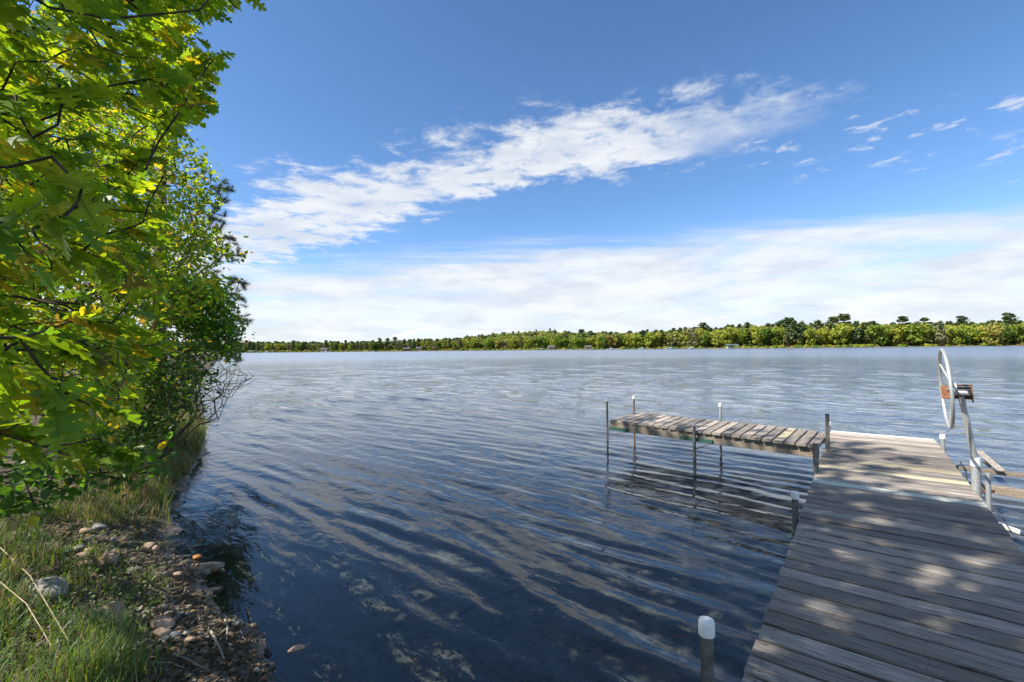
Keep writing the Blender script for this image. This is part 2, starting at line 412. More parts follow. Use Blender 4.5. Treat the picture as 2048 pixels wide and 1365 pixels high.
# ground
m, n = mat('bank_and_lake_bed'); g = n.new('ShaderNodeNewGeometry'); p = g.outputs['Position']
gx, gy, gz = n.sep(p)
nA = n.noise(p, 1.3, 8, 0.62); nB = n.noise(p, 9, 8, 0.68); nC = n.noise(p, 55, 5, 0.7)
soil = n.ramp(nB, [(0.25, (0.026, 0.02, 0.015)), (0.5, (0.075, 0.058, 0.042)), (0.72, (0.17, 0.135, 0.10))])
moss = n.mix(n.ss(nC, 0.35, 0.65), (0.035, 0.05, 0.018), (0.09, 0.085, 0.04))
land = n.mix(n.ss(nA, 0.45, 0.62, 0, 0.7), soil, moss)
sand = n.ramp(n.m('MULTIPLY_ADD', nC, 0.4, n.m('MULTIPLY', nB, 0.6)), [(0.3, (0.10, 0.085, 0.07)), (0.55, (0.21, 0.18, 0.15)), (0.75, (0.30, 0.26, 0.22))])
zn = n.m('ADD', gz, n.m('MULTIPLY', n.m('SUBTRACT', nB, 0.5), 0.12))
mud = n.mix(n.ss(nA, 0.50, 0.60), n.mix(0.5, soil, (0.03, 0.026, 0.02)), sand)
near_shore = n.mix(n.ss(zn, 0.07, 0.015), land, mud)
bedc = n.ramp(n.m('MULTIPLY_ADD', nB, 0.55, n.m('MULTIPLY', nA, 0.45)), [(0.28, (0.11, 0.105, 0.09)), (0.45, (0.19, 0.18, 0.155)), (0.62, (0.26, 0.24, 0.20)), (0.8, (0.35, 0.29, 0.21))])
weed = n.mix(n.ss(nC, 0.35, 0.65), (0.04, 0.044, 0.032), (0.11, 0.105, 0.075))
bedc = n.mix(n.ss(n.noise(p, 4.5, 9, 0.72, 0.4), 0.42, 0.62, 0, 0.72), bedc, weed)
bedc = n.mix(n.ss(gz, -0.8, -2.2), bedc, (0.03, 0.04, 0.035))  # dark deep sediment, also standing in for light the water absorbs
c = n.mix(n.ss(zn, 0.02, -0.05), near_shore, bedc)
farf = n.ss(gy, 140, 200)
strand = n.mix(n.ss(n.noise(p, 0.11, 4, 0.6), 0.4, 0.6), (0.30, 0.22, 0.13), (0.13, 0.12, 0.06))
farc = n.mix(n.ss(gz, 0.5, 0.9), strand, (0.05, 0.07, 0.02))
c = n.mix(n.m('MULTIPLY', farf, n.ss(gz, -0.1, 0.0)), c, farc)
hh = n.m('ADD', n.m('MULTIPLY', nB, 1.0), n.m('MULTIPLY', nC, 0.35))
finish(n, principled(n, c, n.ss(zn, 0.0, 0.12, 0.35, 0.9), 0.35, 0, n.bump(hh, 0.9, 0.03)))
M['ground'] = m

# water
m, n = mat('lake_water'); g = n.new('ShaderNodeNewGeometry'); p = g.outputs['Position']
TRAV = math.atan2(-0.75, -0.66)                       # waves run towards the near shore
pr = n.mapr(p, rot=(0, 0, -TRAV))                     # x' along travel, y' along the crest
gust = n.ss(n.noise(n.mapr(p, scale=(0.35, 1, 1)), 0.022, 4, 0.6), 0.35, 0.68, 0.8, 1.15)
n1 = n.noise(n.mapr(pr, scale=(1, 0.42, 1)), 7.5, 3, 0.5, 0.35)
n2 = n.noise(n.mapr(pr, scale=(1, 0.35, 1)), 2.2, 3, 0.5, 0.3)
n3 = n.noise(n.mapr(p, scale=(0.2, 1, 1)), 0.5, 3, 0.5)
dist = n.m('SQRT', n.m('ADD', n.m('MULTIPLY', n.sep(p)[0], n.sep(p)[0]), n.m('MULTIPLY', n.sep(p)[1], n.sep(p)[1])))
farw = n.ss(dist, 8, 40)
h = n.m('MULTIPLY', n1, n.ss(dist, 3.5, 18, 0.006, 0.036))
h = n.m('ADD', h, n.m('MULTIPLY', n2, n.m('MULTIPLY', farw, 0.17)))
h = n.m('ADD', h, n.m('MULTIPLY', n3, n.m('MULTIPLY', n.ss(dist, 40, 140), 0.12)))
h = n.m('MULTIPLY', h, gust)
bp = n.new('ShaderNodeBump'); bp.inputs['Strength'].default_value = 1.0; bp.inputs['Distance'].default_value = 1.0; n.l.new(h, bp.inputs['Height'])
# wavelets too fine for the bump filter at a distance: tilt the normal directly
s1 = n.sep(n.noise(n.mapr(pr, scale=(1, 0.2, 1)), 3.0, 2, 0.55, 0.15, out='Color'))
s2 = n.sep(n.noise(n.mapr(p, scale=(0.25, 1, 1), loc=(31, 7, 0)), 0.9, 2, 0.6, out='Color'))
amp1 = n.m('MULTIPLY', n.m('MULTIPLY', n.ss(dist, 7, 20, 0.0, 0.85), n.ss(dist, 150, 40, 0.5, 1.0)), gust); amp2 = n.m('MULTIPLY', n.ss(dist, 20, 80, 0.0, 0.20), gust)
along = n.m('ADD', n.m('MULTIPLY', n.m('SUBTRACT', s1[0], 0.5), amp1), n.m('MULTIPLY', n.m('SUBTRACT', s2[0], 0.5), amp2))
cross = n.m('MULTIPLY', n.m('SUBTRACT', s1[1], 0.5), n.m('MULTIPLY', amp1, 0.35))
ct, st_ = math.cos(TRAV), math.sin(TRAV)
sx = n.m('SUBTRACT', n.m('MULTIPLY', along, ct), n.m('MULTIPLY', cross, st_)); sy = n.m('ADD', n.m('MULTIPLY', along, st_), n.m('MULTIPLY', cross, ct))
nv = n.new('ShaderNodeVectorMath', operation='ADD'); n.l.new(bp.outputs[0], nv.inputs[0]); n.l.new(n.xyz(sx, sy, 0.0), nv.inputs[1])
nz = n.new('ShaderNodeVectorMath', operation='NORMALIZE'); n.l.new(nv.outputs[0], nz.inputs[0]); WN = nz.outputs[0]
fr = n.new('ShaderNodeFresnel'); fr.inputs['IOR'].default_value = 1.48; n.l.new(WN, fr.inputs['Normal'])
gl = n.new('ShaderNodeBsdfGlossy'); gl.inputs['Color'].default_value = (1, 1, 1, 1); n.l.new(n.ss(dist, 8, 160, 0.02, 0.24), gl.inputs['Roughness']); n.l.new(WN, gl.inputs['Normal'])
tr = n.new('ShaderNodeBsdfTransparent'); tr.inputs['Color'].default_value = (0.66, 0.75, 0.78, 1)
dp = n.new('ShaderNodeAttribute'); dp.attribute_name = 'depth'          # turbidity grows with depth; its diffuse colour is added to brighten the water
df = n.new('ShaderNodeBsdfDiffuse'); df.inputs['Color'].default_value = (0.145, 0.18, 0.22, 1)
murk_lift = n.new('ShaderNodeMixShader'); n.l.new(n.ss(dp.outputs['Fac'], 0.05, 1.5, 0.0, 0.62), murk_lift.inputs[0]); n.l.new(tr.outputs[0], murk_lift.inputs[1]); n.l.new(df.outputs[0], murk_lift.inputs[2])
mx = n.new('ShaderNodeMixShader'); n.l.new(fr.outputs[0], mx.inputs[0]); n.l.new(murk_lift.outputs[0], mx.inputs[1]); n.l.new(gl.outputs[0], mx.inputs[2])
finish(n, mx.outputs[0]); M['water'] = m

def m_far(name, stops, trans=0.25):
    m, n = mat(name); oi = n.new('ShaderNodeObjectInfo'); g = n.new('ShaderNodeNewGeometry')
    c = n.ramp(oi.outputs['Random'], stops)
    f = n.noise(g.outputs['Position'], 0.45, 3, 0.6)
    c = n.mix(n.ss(f, 0.3, 0.7), c, n.mix(1.0, c, (1.5, 1.35, 1.1), 'MULTIPLY'))
    pb = principled(n, c, 0.6, 0.2); t = n.new('ShaderNodeBsdfTranslucent')
    n.l.new(n.mix(1.0, c, (1.5, 1.4, 0.6), 'MULTIPLY'), t.inputs['Color'])
    mx = n.new('ShaderNodeMixShader'); mx.inputs[0].default_value = trans; n.l.new(pb, mx.inputs[1]); n.l.new(t.outputs[0], mx.inputs[2])
    finish(n, mx.outputs[0]); return m
M['far_leaf'] = m_far('far_broadleaf_foliage', [(0.0, (0.07, 0.13, 0.022)), (0.3, (0.12, 0.19, 0.025)), (0.55, (0.19, 0.24, 0.03)), (0.78, (0.24, 0.27, 0.04)), (0.92, (0.24, 0.23, 0.06)), (1.0, (0.22, 0.17, 0.05))])
M['far_pine'] = m_far('far_pine_foliage', [(0.0, (0.06, 0.10, 0.055)), (0.6, (0.085, 0.13, 0.065)), (1.0, (0.12, 0.155, 0.075))], 0.15)
M['far_grey'] = m_far('far_budding_foliage', [(0.0, (0.14, 0.15, 0.075)), (0.5, (0.17, 0.17, 0.09)), (1.0, (0.12, 0.13, 0.06))], 0.1)


# ------------------------------------------------------------------ ground + water sheets
def polar(rings, angs, hfun, name, material, **kw):
    rr, aa = np.meshgrid(rings, angs, indexing='ij'); x = rr * np.sin(aa); y = rr * np.cos(aa)
    z = hfun(x.ravel(), y.ravel(), rr.ravel())
    v_ = np.stack([x.ravel(), y.ravel(), z], 1)
    nr, na = len(rings), len(angs); i = np.arange(nr - 1)[:, None] * na + np.arange(na - 1)[None, :]
    q = np.stack([i, i + na, i + na + 1, i + 1], -1).reshape(-1, 4)[:, ::-1]
    me = mesh_np(name, v_, np.full(len(q), 4), q.ravel(), smooth=True)
    return link(name, me, material, **kw)
rg = np.concatenate([[0.02], np.geomspace(0.25, 1.5, 40, endpoint=False), np.geomspace(1.5, 14, 190, endpoint=False), np.geomspace(14, 3000, 150)])
ra0 = np.radians(np.concatenate([np.linspace(-180, -75, 60, endpoint=False), np.linspace(-75, -12, 330, endpoint=False), np.linspace(-12, 75, 150, endpoint=False), np.linspace(75, 180, 60)]))
polar(rg, ra0, lambda x, y, r: terrain(x, y), 'ground', M['ground'], kind='structure',
      label='muddy bank, lake bed and wooded far hills', cat='ground')

rw = np.concatenate([np.geomspace(0.9, 70, 660), np.geomspace(72, 900, 50)])
comps = []
rs = np.random.default_rng(21)
for cnt_, l0, sg, dsd, sl_ in ((30, 0.36, 0.24, 0.13, 0.026), (16, 0.15, 0.25, 0.40, 0.013), (12, 0.80, 0.22, 0.20, 0.016)):
    for k in range(cnt_):
        comps.append((float(l0 * np.exp(rs.normal(0, sg))), TRAV + rs.normal(0, dsd), sl_ * rs.uniform(.5, 1.4), rs.uniform(0, 6.28)))
for k in range(22):
    lam = float(np.exp(rs.uniform(math.log(0.8), math.log(2.4))))
    comps.append((lam, TRAV + 0.18 + rs.normal(0, 0.25), -0.015 * rs.uniform(.5, 1.3), rs.uniform(0, 6.28)))
def waves(x, y, r):
    dr = r * 0.0066; z = np.zeros_like(x)
    wx = 0.045 * vnoise(x * 1.1, y * 1.1, 8); wy = 0.045 * vnoise(x * 1.1, y * 1.1, 9)
    calm = 0.75 + 0.35 * vnoise(x * 0.5, y * 0.5, 10)
    d = sdist(x, y)
    for lam, ang, slope, ph in comps:
        k = 2 * math.pi / lam
        att = np.clip((lam / np.maximum(dr, 1e-4) - 3.0) / 3.0, 0, 1)
        if slope < 0: att = att * np.clip((r - 5.0) / 14.0, 0.06, 1.0)
        if lam < 0.3: att = att * np.clip(r / 5.0, 0.5, 1.5)
        z += att * slope / k * np.sin(k * (math.cos(ang) * (x + wx) + math.sin(ang) * (y + wy)) + ph)
    return z * calm * np.clip(-d / 1.2, 0.12, 1.0)
wat = polar(rw, np.linspace(math.radians(-74), math.radians(74), 560), waves, 'water', M['water'], kind='structure',
      label='rippled blue lake water reflecting the sky', cat='water')
_co = np.empty(len(wat.data.vertices) * 3, np.float32); wat.data.vertices.foreach_get('co', _co); _co = _co.reshape(-1, 3)
_da = wat.data.attributes.new('depth', 'FLOAT', 'POINT'); _da.data.foreach_set('value', np.maximum(-terrain(_co[:, 0], _co[:, 1]), 0).astype(np.float32))

# ------------------------------------------------------------------ the docks
DZ = 0.67
DO = np.array([5.066, 7.296]); DA = np.array([-0.608, -0.794]); DB = np.array([0.794, -0.608]); DWID = 1.24; DLEN = 8.15
def dk(a, b, z=DZ): q = DO + DA * a + DB * b; return np.array([q[0], q[1], z])
PITCH_P = 0.1465; PW = 0.1235; PT = 0.038
def plank_mesh(length, seed):
    r = random.Random(seed); mb = MB(); N = 6
    hw, ht = PW / 2, PT / 2
    vs = []
    for i in range(N + 1):
        x = (i / N - 0.5) * length; wob = r.uniform(-.0015, .0015); zz = r.uniform(-.0012, .0012)
        b = 0.006
        for (y, z) in ((-hw, -ht), (-hw, ht - b), (-hw + b, ht), (hw - b, ht), (hw, ht - b), (hw, -ht)):
            vs.append((x, y + wob, z + zz))
    fs = []
    for i in range(N):
        for k in range(6):
            a = i * 6 + k; b2 = i * 6 + (k + 1) % 6; fs.append((a, b2, b2 + 6, a + 6))
    fs.append((0, 5, 4, 3, 2, 1)); e = N * 6; fs.append(tuple(e + k for k in range(6)))
    me = bpy.data.meshes.new('plank'); me.from_pydata(vs, [], [tuple(reversed(q)) for q in fs]); me.update(); return me
def plank_set(length, matl, cnt=4):
    out = []
    for k in range(cnt):
        me = plank_mesh(length, k); me.materials.append(M[matl]); out.append(me)
    return out
dock = thing('dock', tuple(dk(DLEN / 2, DWID / 2, 0.0)), 'long weathered plank dock running from the near right corner out into the lake', 'dock')
sets = {k: plank_set(DWID, k) for k in ('plank', 'plank_cream', 'plank_mint', 'plank_sunlit')}
def dock_a(px, py): q = at(px, py, DZ)[:2] - DO; return float(q @ DA)
special = {}
for (px, py), k in (((1647.5, 917), 'plank_cream'), ((1642, 933), 'plank_cream'), ((1635, 959), 'plank_mint')):
    special[int(dock_a(px, py) / PITCH_P)] = k
M['nail'] = m_simple('dark_nail', (0.03, 0.028, 0.026), (0.06, 0.045, 0.035), 0.6, 0.3, 20)
nail_me = MB().add([(.0042 * math.cos(t), .0042 * math.sin(t), 0) for t in np.linspace(0, 2 * math.pi, 8, endpoint=False)], [tuple(range(8))]).mesh('nail')
nail_me.materials.append(M['nail'])
npl = int(DLEN / PITCH_P); rp = random.Random(4); yaw = math.atan2(DB[1], DB[0])
for i in range(npl):
    kind_ = special.get(i, 'plank_sunlit' if (i < 7 and rp.random() < 0.75) else 'plank')
    o = link('plank', sets[kind_][rp.randrange(4)], None, dock)
    c_ = dk((i + 0.5) * PITCH_P + rp.uniform(-.003, .003), DWID / 2 + rp.uniform(-.006, .006), DZ - PT / 2 + rp.uniform(-.003, .003))
    o.location = Vector(c_) - dock.location
    o.rotation_euler = (rp.uniform(-.012, .012), rp.uniform(-.003, .003), yaw + rp.uniform(-.004, .004) + (math.pi if rp.random() < .5 else 0))
    if i > npl - 36:
        for x_ in (-DWID / 2 + .05, 0.0, DWID / 2 - .05):
            for y_ in (-.036, .036):
                nl = link('nail', nail_me, None, o); nl.location = (x_ + rp.uniform(-.008, .008), y_ + rp.uniform(-.006, .006), PT / 2 + .0018)
    if kind_ in ('plank_cream', 'plank_mint'):
        o['label'] = 'cream painted plank' if kind_ == 'plank_cream' else 'pale mint painted plank'
for b in (0.05, DWID / 2, DWID - 0.05):
    MB().bar(dk(0.01, b, DZ - PT - 0.075), dk(DLEN, b, DZ - PT - 0.075), 0.04, 0.148).part('stringer', M['beam'], dock)
MB().bar(dk(-0.022, 0.01, DZ - 0.03), dk(-0.022, DWID - 0.01, DZ - 0.03), 0.035, 0.075).part('edge_strip', M['whitepaint'], dock, bevel=0.004)

def post(parent, xy, top, r=0.024, matl='galv', capm='cap', lean=(0, 0), caph=0.05, capr=None, square=False, bed=None):
    x, y = xy; bz = float(terrain(np.array([x]), np.array([y]))[0]) - 0.15 if bed is None else bed
    H_ = top - bz
    b0 = np.array([x, y, bz]); t0 = np.array([x + lean[0], y + lean[1], top])
    mb = MB()
    if square: mb.bar(b0, t0, r * 2, r * 2, up=(DA[0], DA[1], 0))
    else: mb.tube([b0, b0 + (t0 - b0) * .5, t0], r, 14)
    o = mb.part('post', M[matl], parent, smooth=not square)
    if capm:
        capr = capr or r * 1.22; d = (t0 - b0) / np.linalg.norm(t0 - b0)
        cb = MB().tube([t0 - d * caph, t0 + d * 0.004, t0 + d * 0.011, t0 + d * 0.0135], [capr, capr, capr * 0.93, capr * 0.72], 18)
        me = cb.mesh('cap', True, np.array(world_loc(parent)))
        link('cap', me, M[capm], o)
    return o
# posts of the long dock: left side near to far, then the far corners and the right side
post(dock, (0.758, 1.82), 0.955, 0.0245, 'darkpipe', caph=0.045, capr=0.031)
post(dock, (2.262, 3.68), 0.858, 0.024, 'darkpipe', caph=0.04, capr=0.031)
post(dock, (3.33, 4.98), 0.975, 0.026, 'darkpipe', None, lean=(-0.03, 0.01))
post(dock, (4.08, 5.92), 1.157, 0.022, 'darkpipe', None, square=True)
post(dock, (5.12, 7.40), 0.79, 0.024, 'galv', caph=0.045, capr=0.034)
post(dock, (6.115, 6.50), 0.745, 0.027, 'galv', caph=0.05, capr=0.034)
for q in ((2.262, 3.68), (0.758, 1.82), (3.33, 4.98)):
    e = np.array([q[0], q[1], DZ - 0.15])
    MB().bar(e + np.array([*(DA * -0.09), 0]), e + np.array([*(DA * 0.09), 0]), 0.035, 0.10).part('bracket', M['greenmetal'], dock, bevel=0.003)


ext = thing('dock_extension', (3.5, 7.8, 0.0), 'shorter plank dock section standing on pipes, joined to the far end of the long dock', 'dock')
fl = np.array([1.839, 8.683]); fr_ = np.array([4.246, 6.319]); bl_ = np.array([2.604, 9.716]); br_ = np.array([4.98, 7.172])
nE = 23; esets = {k: plank_set(1.27, k) for k in ('plank', 'plank_sunlit', 'plank_cream')}
for i in range(nE):
    t = (i + 0.5) / nE; f = fl + (fr_ - fl) * t; bk = bl_ + (br_ - bl_) * t; c_ = (f + bk) / 2; d = bk - f
    kind_ = 'plank_cream' if i in (19,) else ('plank_sunlit' if rp.random() < .6 else 'plank')
    o = link('plank', esets[kind_][rp.randrange(4)], None, ext)
    o.location = Vector((c_[0], c_[1], DZ - PT / 2 + rp.uniform(-.004, .004))) - ext.location
    o.rotation_euler = (rp.uniform(-.015, .015), rp.uniform(-.004, .004), math.atan2(d[1], d[0]) + rp.uniform(-.008, .008))
en = (fr_ - fl) / np.linalg.norm(fr_ - fl); eb = np.array([-en[1], en[0]])
def ex(a, b, z): q = fl + en * a + eb * b; return np.array([q[0], q[1], z])
EL = float(np.linalg.norm(fr_ - fl))
for b in (0.03, 1.20):
    MB().bar(ex(0.0, b, DZ - PT - 0.078), ex(EL - 0.02, b, DZ - PT - 0.078), 0.042, 0.15).part('stringer', M['beam'], ext, bevel=0.004)
MB().bar(ex(0.02, 0.06, DZ - PT - 0.078), ex(0.02, 1.17, DZ - PT - 0.078), 0.04, 0.14).part('end_board', M['beam'], ext)
post(ext, (1.80, 8.70), 1.066, 0.0195, 'darkpipe', caph=0.05, capr=0.027)
post(ext, (2.579, 9.70), 0.995, 0.0195, 'rustpipe', caph=0.05, capr=0.027)
post(ext, (2.965, 7.47), 0.775, 0.0245, 'darkpipe', 'alum', caph=0.03, capr=0.028)
post(ext, (3.94, 8.66), 0.955, 0.022, 'galv', caph=0.05, capr=0.030)
for a, px_ in ((0.12, (1.80, 8.70)), (1.64, (2.965, 7.47))):
    MB().bar(ex(a - (0.12 if a < 1 else 0.25), -0.012, DZ - 0.155), ex(a + 0.28, -0.012, DZ - 0.155), 0.03, 0.06).part('bracket', M['greenmetal'], ext, bevel=0.003)
    MB().bar((px_[0], px_[1], DZ - 0.31), ex(a + 0.26, -0.005, DZ - 0.185), 0.018, 0.018).part('brace', M['darkpipe'], ext)

# ------------------------------------------------------------------ boat lift with hand-wheel winch
LP = np.array([4.335, 4.285])
lift = thing('boat_lift', (LP[0], LP[1], 0.0), 'boat lift with big hand wheel and rusty winch on a leaning pole beside the dock', 'boat lift')
wp = post(lift, (LP[0], LP[1]), 0.975, 0.034, 'galv', None)
MB().tube([(LP[0], LP[1], 0.90), (LP[0], LP[1], 0.982)], 0.0385, 18).part('collar', M['cap'], wp, smooth=True)
MB().tube([(LP[0] + .075, LP[1] - .035, -0.5), (LP[0] + .075, LP[1] - .035, 0.84)], 0.02, 12).part('guide_pipe', M['galv'], lift, smooth=True)
ptop = atd(1922, 792, 4.22); pbot = np.array([LP[0], LP[1], 0.93])
MB().tube([pbot, (pbot + ptop) / 2, ptop], [0.025, 0.0245, 0.023], 16).part('winch_pole', M['alum'], lift, smooth=True)
def cr(px, py, d): return atd(px, py, d)
fw = ray(1900, 780); fw = fw / np.linalg.norm(fw); rt = np.cross(fw, [0, 0, 1]); rt /= np.linalg.norm(rt); upv = np.array([0, 0, 1.0])
wc = cr(1925, 786, 4.20)
wb = MB()
hw_, hh_ = 0.062, 0.075
tilt = (-rt * 0.06 + upv) / np.linalg.norm(-rt * 0.06 + upv)
for s_ in (-1, 1): wb.box(wc + rt * s_ * hw_, rt * 0.005, fw * 0.065, tilt * hh_ * (1.0 if s_ < 0 else 1.12))
wb.box(wc + tilt * 0.072 + rt * 0.0, rt * 0.060, fw * 0.06, tilt * 0.004)
wb.box(wc + tilt * 0.045 + fw * 0.05, rt * 0.060, fw * 0.006, tilt * 0.012)
wb.box(wc - tilt * 0.03 + fw * 0.05, rt * 0.060, fw * 0.006, tilt * 0.03)
winch = wb.part('winch', M['rust'], lift, bevel=0.002)
MB().tube([wc - rt * 0.055, wc + rt * 0.055], 0.028, 16).part('cable_drum', M['galv'], winch, smooth=True)
MB().tube([wc + tilt * 0.058 - fw * 0.04 - rt * 0.066, wc + tilt * 0.058 - fw * 0.04 + rt * 0.07], 0.009, 10).part('cross_bolt', M['alum'], winch, smooth=True)
MB().box(wc - rt * 0.075 + tilt * 0.005, rt * 0.006, fw * 0.04, tilt * 0.088).part('gear_cover', M['darkpipe'], winch, bevel=0.002)
MB().box(wc - rt * 0.112 - tilt * 0.002, rt * 0.032, fw * 0.03, tilt * 0.062).part('bearing_bracket', M['rust'], winch, bevel=0.004)
WR = 0.355
whc = cr(1892, 777.5, 4.16)
nn = -rt - 0.10 * fw; nn = nn + tilt * 0.0; ntilt = nn - tilt * (nn @ tilt); ntilt /= np.linalg.norm(ntilt)
we1 = tilt; we2 = np.cross(ntilt, we1)
rim = MB().tube([whc + WR * (math.cos(a) * we1 + math.sin(a) * we2) for a in np.linspace(0, 2 * math.pi, 64, endpoint=False)], 0.0134, 12, closed=True)
wheel = rim.part('hand_wheel', M['alum'], lift, smooth=True)
hubc = whc - ntilt * 0.055
for a in (math.radians(52), math.radians(172), math.radians(292)):
    e = whc + WR * (math.cos(a) * we1 + math.sin(a) * we2)
    MB().tube([hubc + 0.02 * (e - whc), hubc + 0.35 * (e - hubc), e], 0.0085, 8).part('spoke', M['alum'], wheel, smooth=True)
MB().tube([hubc - ntilt * 0.012, hubc + ntilt * 0.012], 0.055, 16).part('hub_plate', M['alum'], wheel, smooth=True)
MB().tube([hubc + ntilt * 0.035, wc - rt * 0.08], 0.013, 10).part('axle', M['darkpipe'], wheel, smooth=True)
# lift cradle low over the water
b1a, b1b = at(1908, 934, 0.26), at(2180, 968, 0.26)
MB().bar(b1a, b1b, 0.14, 0.05).part('beam', M['beam'], lift, bevel=0.004)
b2a, b2b = at(1966, 975, 0.26), at(2180, 1012, 0.26)
MB().bar(b2a, b2b, 0.13, 0.09).part('beam', M['beam'], lift, bevel=0.004)
k1, k2 = at(1957, 905, 0.42), at(2003, 942, 0.36)
MB().bar(k1 + np.array([0, 0, .02]), k2 + np.array([0, 0, .0]), 0.085, 0.022).part('bunk_board', M['driftwood'], lift, bevel=0.004)
bc = at(1972, 930, 0.30)
MB().bar(bc, bc + np.array([0.08, -0.03, 0.08]), 0.05, 0.10).part('bunk_bracket', M['darkpipe'], lift, bevel=0.003)
MB().tube([at(1948, 950, 0.50), at(1970, 976, 0.27)], 0.018, 10).part('brace_pipe', M['galv'], lift, smooth=True)
MB().tube([(LP[0] + .07, LP[1] - .02, 0.62), at(1957, 968, 0.42), at(1960, 984, 0.33)], 0.007, 6).part('cable', M['black'], lift, smooth=True)
MB().tube([at(1920, 923, 0.37), at(1932, 945, 0.30), (LP[0], LP[1] + .02, 0.25)], 0.008, 6).part('cable', M['black'], lift, smooth=True)
hk = at(1957, 986, 0.30)
MB().tube([hk + 0.05 * np.array([math.cos(a), 0.3 * math.sin(a), 0.8 * math.sin(a)]) for a in np.linspace(0, 4.6, 10)], 0.014, 8).part('hook', M['rust'], lift, smooth=True)
MB().bar(hk + np.array([0.02, 0.02, 0.0]), at(1985, 982, 0.28), 0.05, 0.03).part('rusty_arm', M['rust'], lift, bevel=0.003)
MB().tube([at(1985, 1046, 0.16), at(2180, 1115, 0.16)], 0.027, 14).part('frame_tube', M['whitepaint'], lift, smooth=True)

# ------------------------------------------------------------------ leaf templates and scatter
def leaf_template(half, length=1.0, fold=0.22, curl=0.12, stalk=0.0):
    """half outline [(halfwidth, t)] from base to tip; two n-gons sharing the midrib. x = along, y = across, z = up"""
    vs = []; fs = []
    mid = [(t, 0.0) for _, t in half]
    def z(t, y): return fold * abs(y) - curl * t * t
    pts_mid = [half[0][1], 0.5, half[-1][1]]
    base = len(vs); vs += [(t * length, 0, z(t, 0) * length) for t in pts_mid]
    for sgn in (1, -1):
        b = len(vs)
        inner = half[1:-1]
        vs += [(t * length, sgn * y * length, z(t, y) * length) for y, t in inner]
        loop = [0] + [b + i for i in range(len(inner))] + [2, 1]
        fs.append(tuple(loop if sgn < 0 else loop[::-1]))
    return np.array(vs, float), fs
OAK = [(0, 0), (.05, .10), (.09, .17), (.27, .17), (.25, .235), (.30, .27), (.085, .345), (.08, .385), (.33, .42), (.31, .475), (.43, .52), (.36, .575), (.09, .575),
       (.085, .62), (.26, .70), (.27, .77), (.22, .795), (.06, .795), (.13, .88), (.10, .915), (.05, .93), (0, 1.0)]
OAK2 = [(0, 0), (.06, .12), (.20, .15), (.24, .22), (.07, .31), (.30, .36), (.36, .44), (.32, .50), (.08, .52), (.35, .66), (.36, .74), (.28, .77), (.06, .76), (.20, .87), (.14, .92), (.05, .94), (0, 1.0)]
OAKS = [(0, 0), (.22, .18), (.08, .32), (.38, .46), (.33, .54), (.09, .56), (.28, .74), (.08, .80), (0, 1.0)]
ROUND = [(0, 0), (.20, .10), (.36, .32), (.36, .55), (.20, .82), (0, 1.0)]
MAPLE = [(0, 0), (.22, .04), (.48, .20), (.27, .36), (.44, .62), (.17, .62), (0, 1.0)]
ELM = [(0, 0), (.24, .18), (.30, .45), (.18, .80), (0, 1.0)]

def rotmats(d, nrm):
    """d: leaf axis, nrm: approx blade normal -> (n,3,3) columns x,y,z"""
    d = d / np.linalg.norm(d, axis=1, keepdims=True)
    y = np.cross(nrm, d); y /= np.linalg.norm(y, axis=1, keepdims=True) + 1e-9
    z = np.cross(d, y); return np.stack([d, y, z], 2)
def scatter(tmpl, Rm, pos, scale, cols):
    vs, fs = tmpl; n = len(pos); k = len(vs)
    V = np.einsum('nij,kj->nki', Rm * np.asarray(scale)[:, None, None], vs) + pos[:, None, :]
    fl_ = np.concatenate([np.array(f) for f in fs]); sz = np.array([len(f) for f in fs])
    loops = (np.arange(n)[:, None] * k + fl_[None, :]).ravel()
    return V.reshape(-1, 3), np.tile(sz, n), loops, np.repeat(cols, k, 0)
def joinmesh(name, parts, smooth=False):
    V, S, Lp, C = [], [], [], []; b = 0
    for v_, s_, l_, c_ in parts:
        V.append(v_); S.append(s_); Lp.append(l_ + b); C.append(c_); b += len(v_)
    return mesh_np(name, np.concatenate(V), np.concatenate(S), np.concatenate(Lp), smooth, np.concatenate(C))
def inpoly(px, py, poly):
    return inside(np.asarray(px, float), np.asarray(py, float), np.array(poly, float))
def sample_poly(poly, n, rng):
    poly = np.array(poly, float); lo, hi = poly.min(0), poly.max(0); out = np.zeros((0, 2))
    while len(out) < n:
        q = rng.uniform(lo, hi, (n * 2, 2)); out = np.vstack([out, q[inpoly(q[:, 0], q[:, 1], poly)]])
    return out[:n]

GREENS = np.array([(.19, .33, .02), (.23, .36, .022), (.14, .28, .02), (.28, .39, .022), (.10, .22, .025)])
YELLOW = np.array([(.36, .38, .025), (.44, .38, .03)])
BRONZE = np.array([(.27, .20, .045), (.29, .18, .05), (.21, .15, .075)])
def leaf_cols(n, rng, pg=0.80, py=0.14, greens=GREENS):
    c = greens[rng.integers(0, len(greens), n)].copy(); t = rng.random(n)
    y = t > pg; c[y] = YELLOW[rng.integers(0, 2, y.sum())]
    b = t > pg + py; c[b] = BRONZE[rng.integers(0, 3, b.sum())]
    return c * rng.uniform(.8, 1.2, (n, 1))

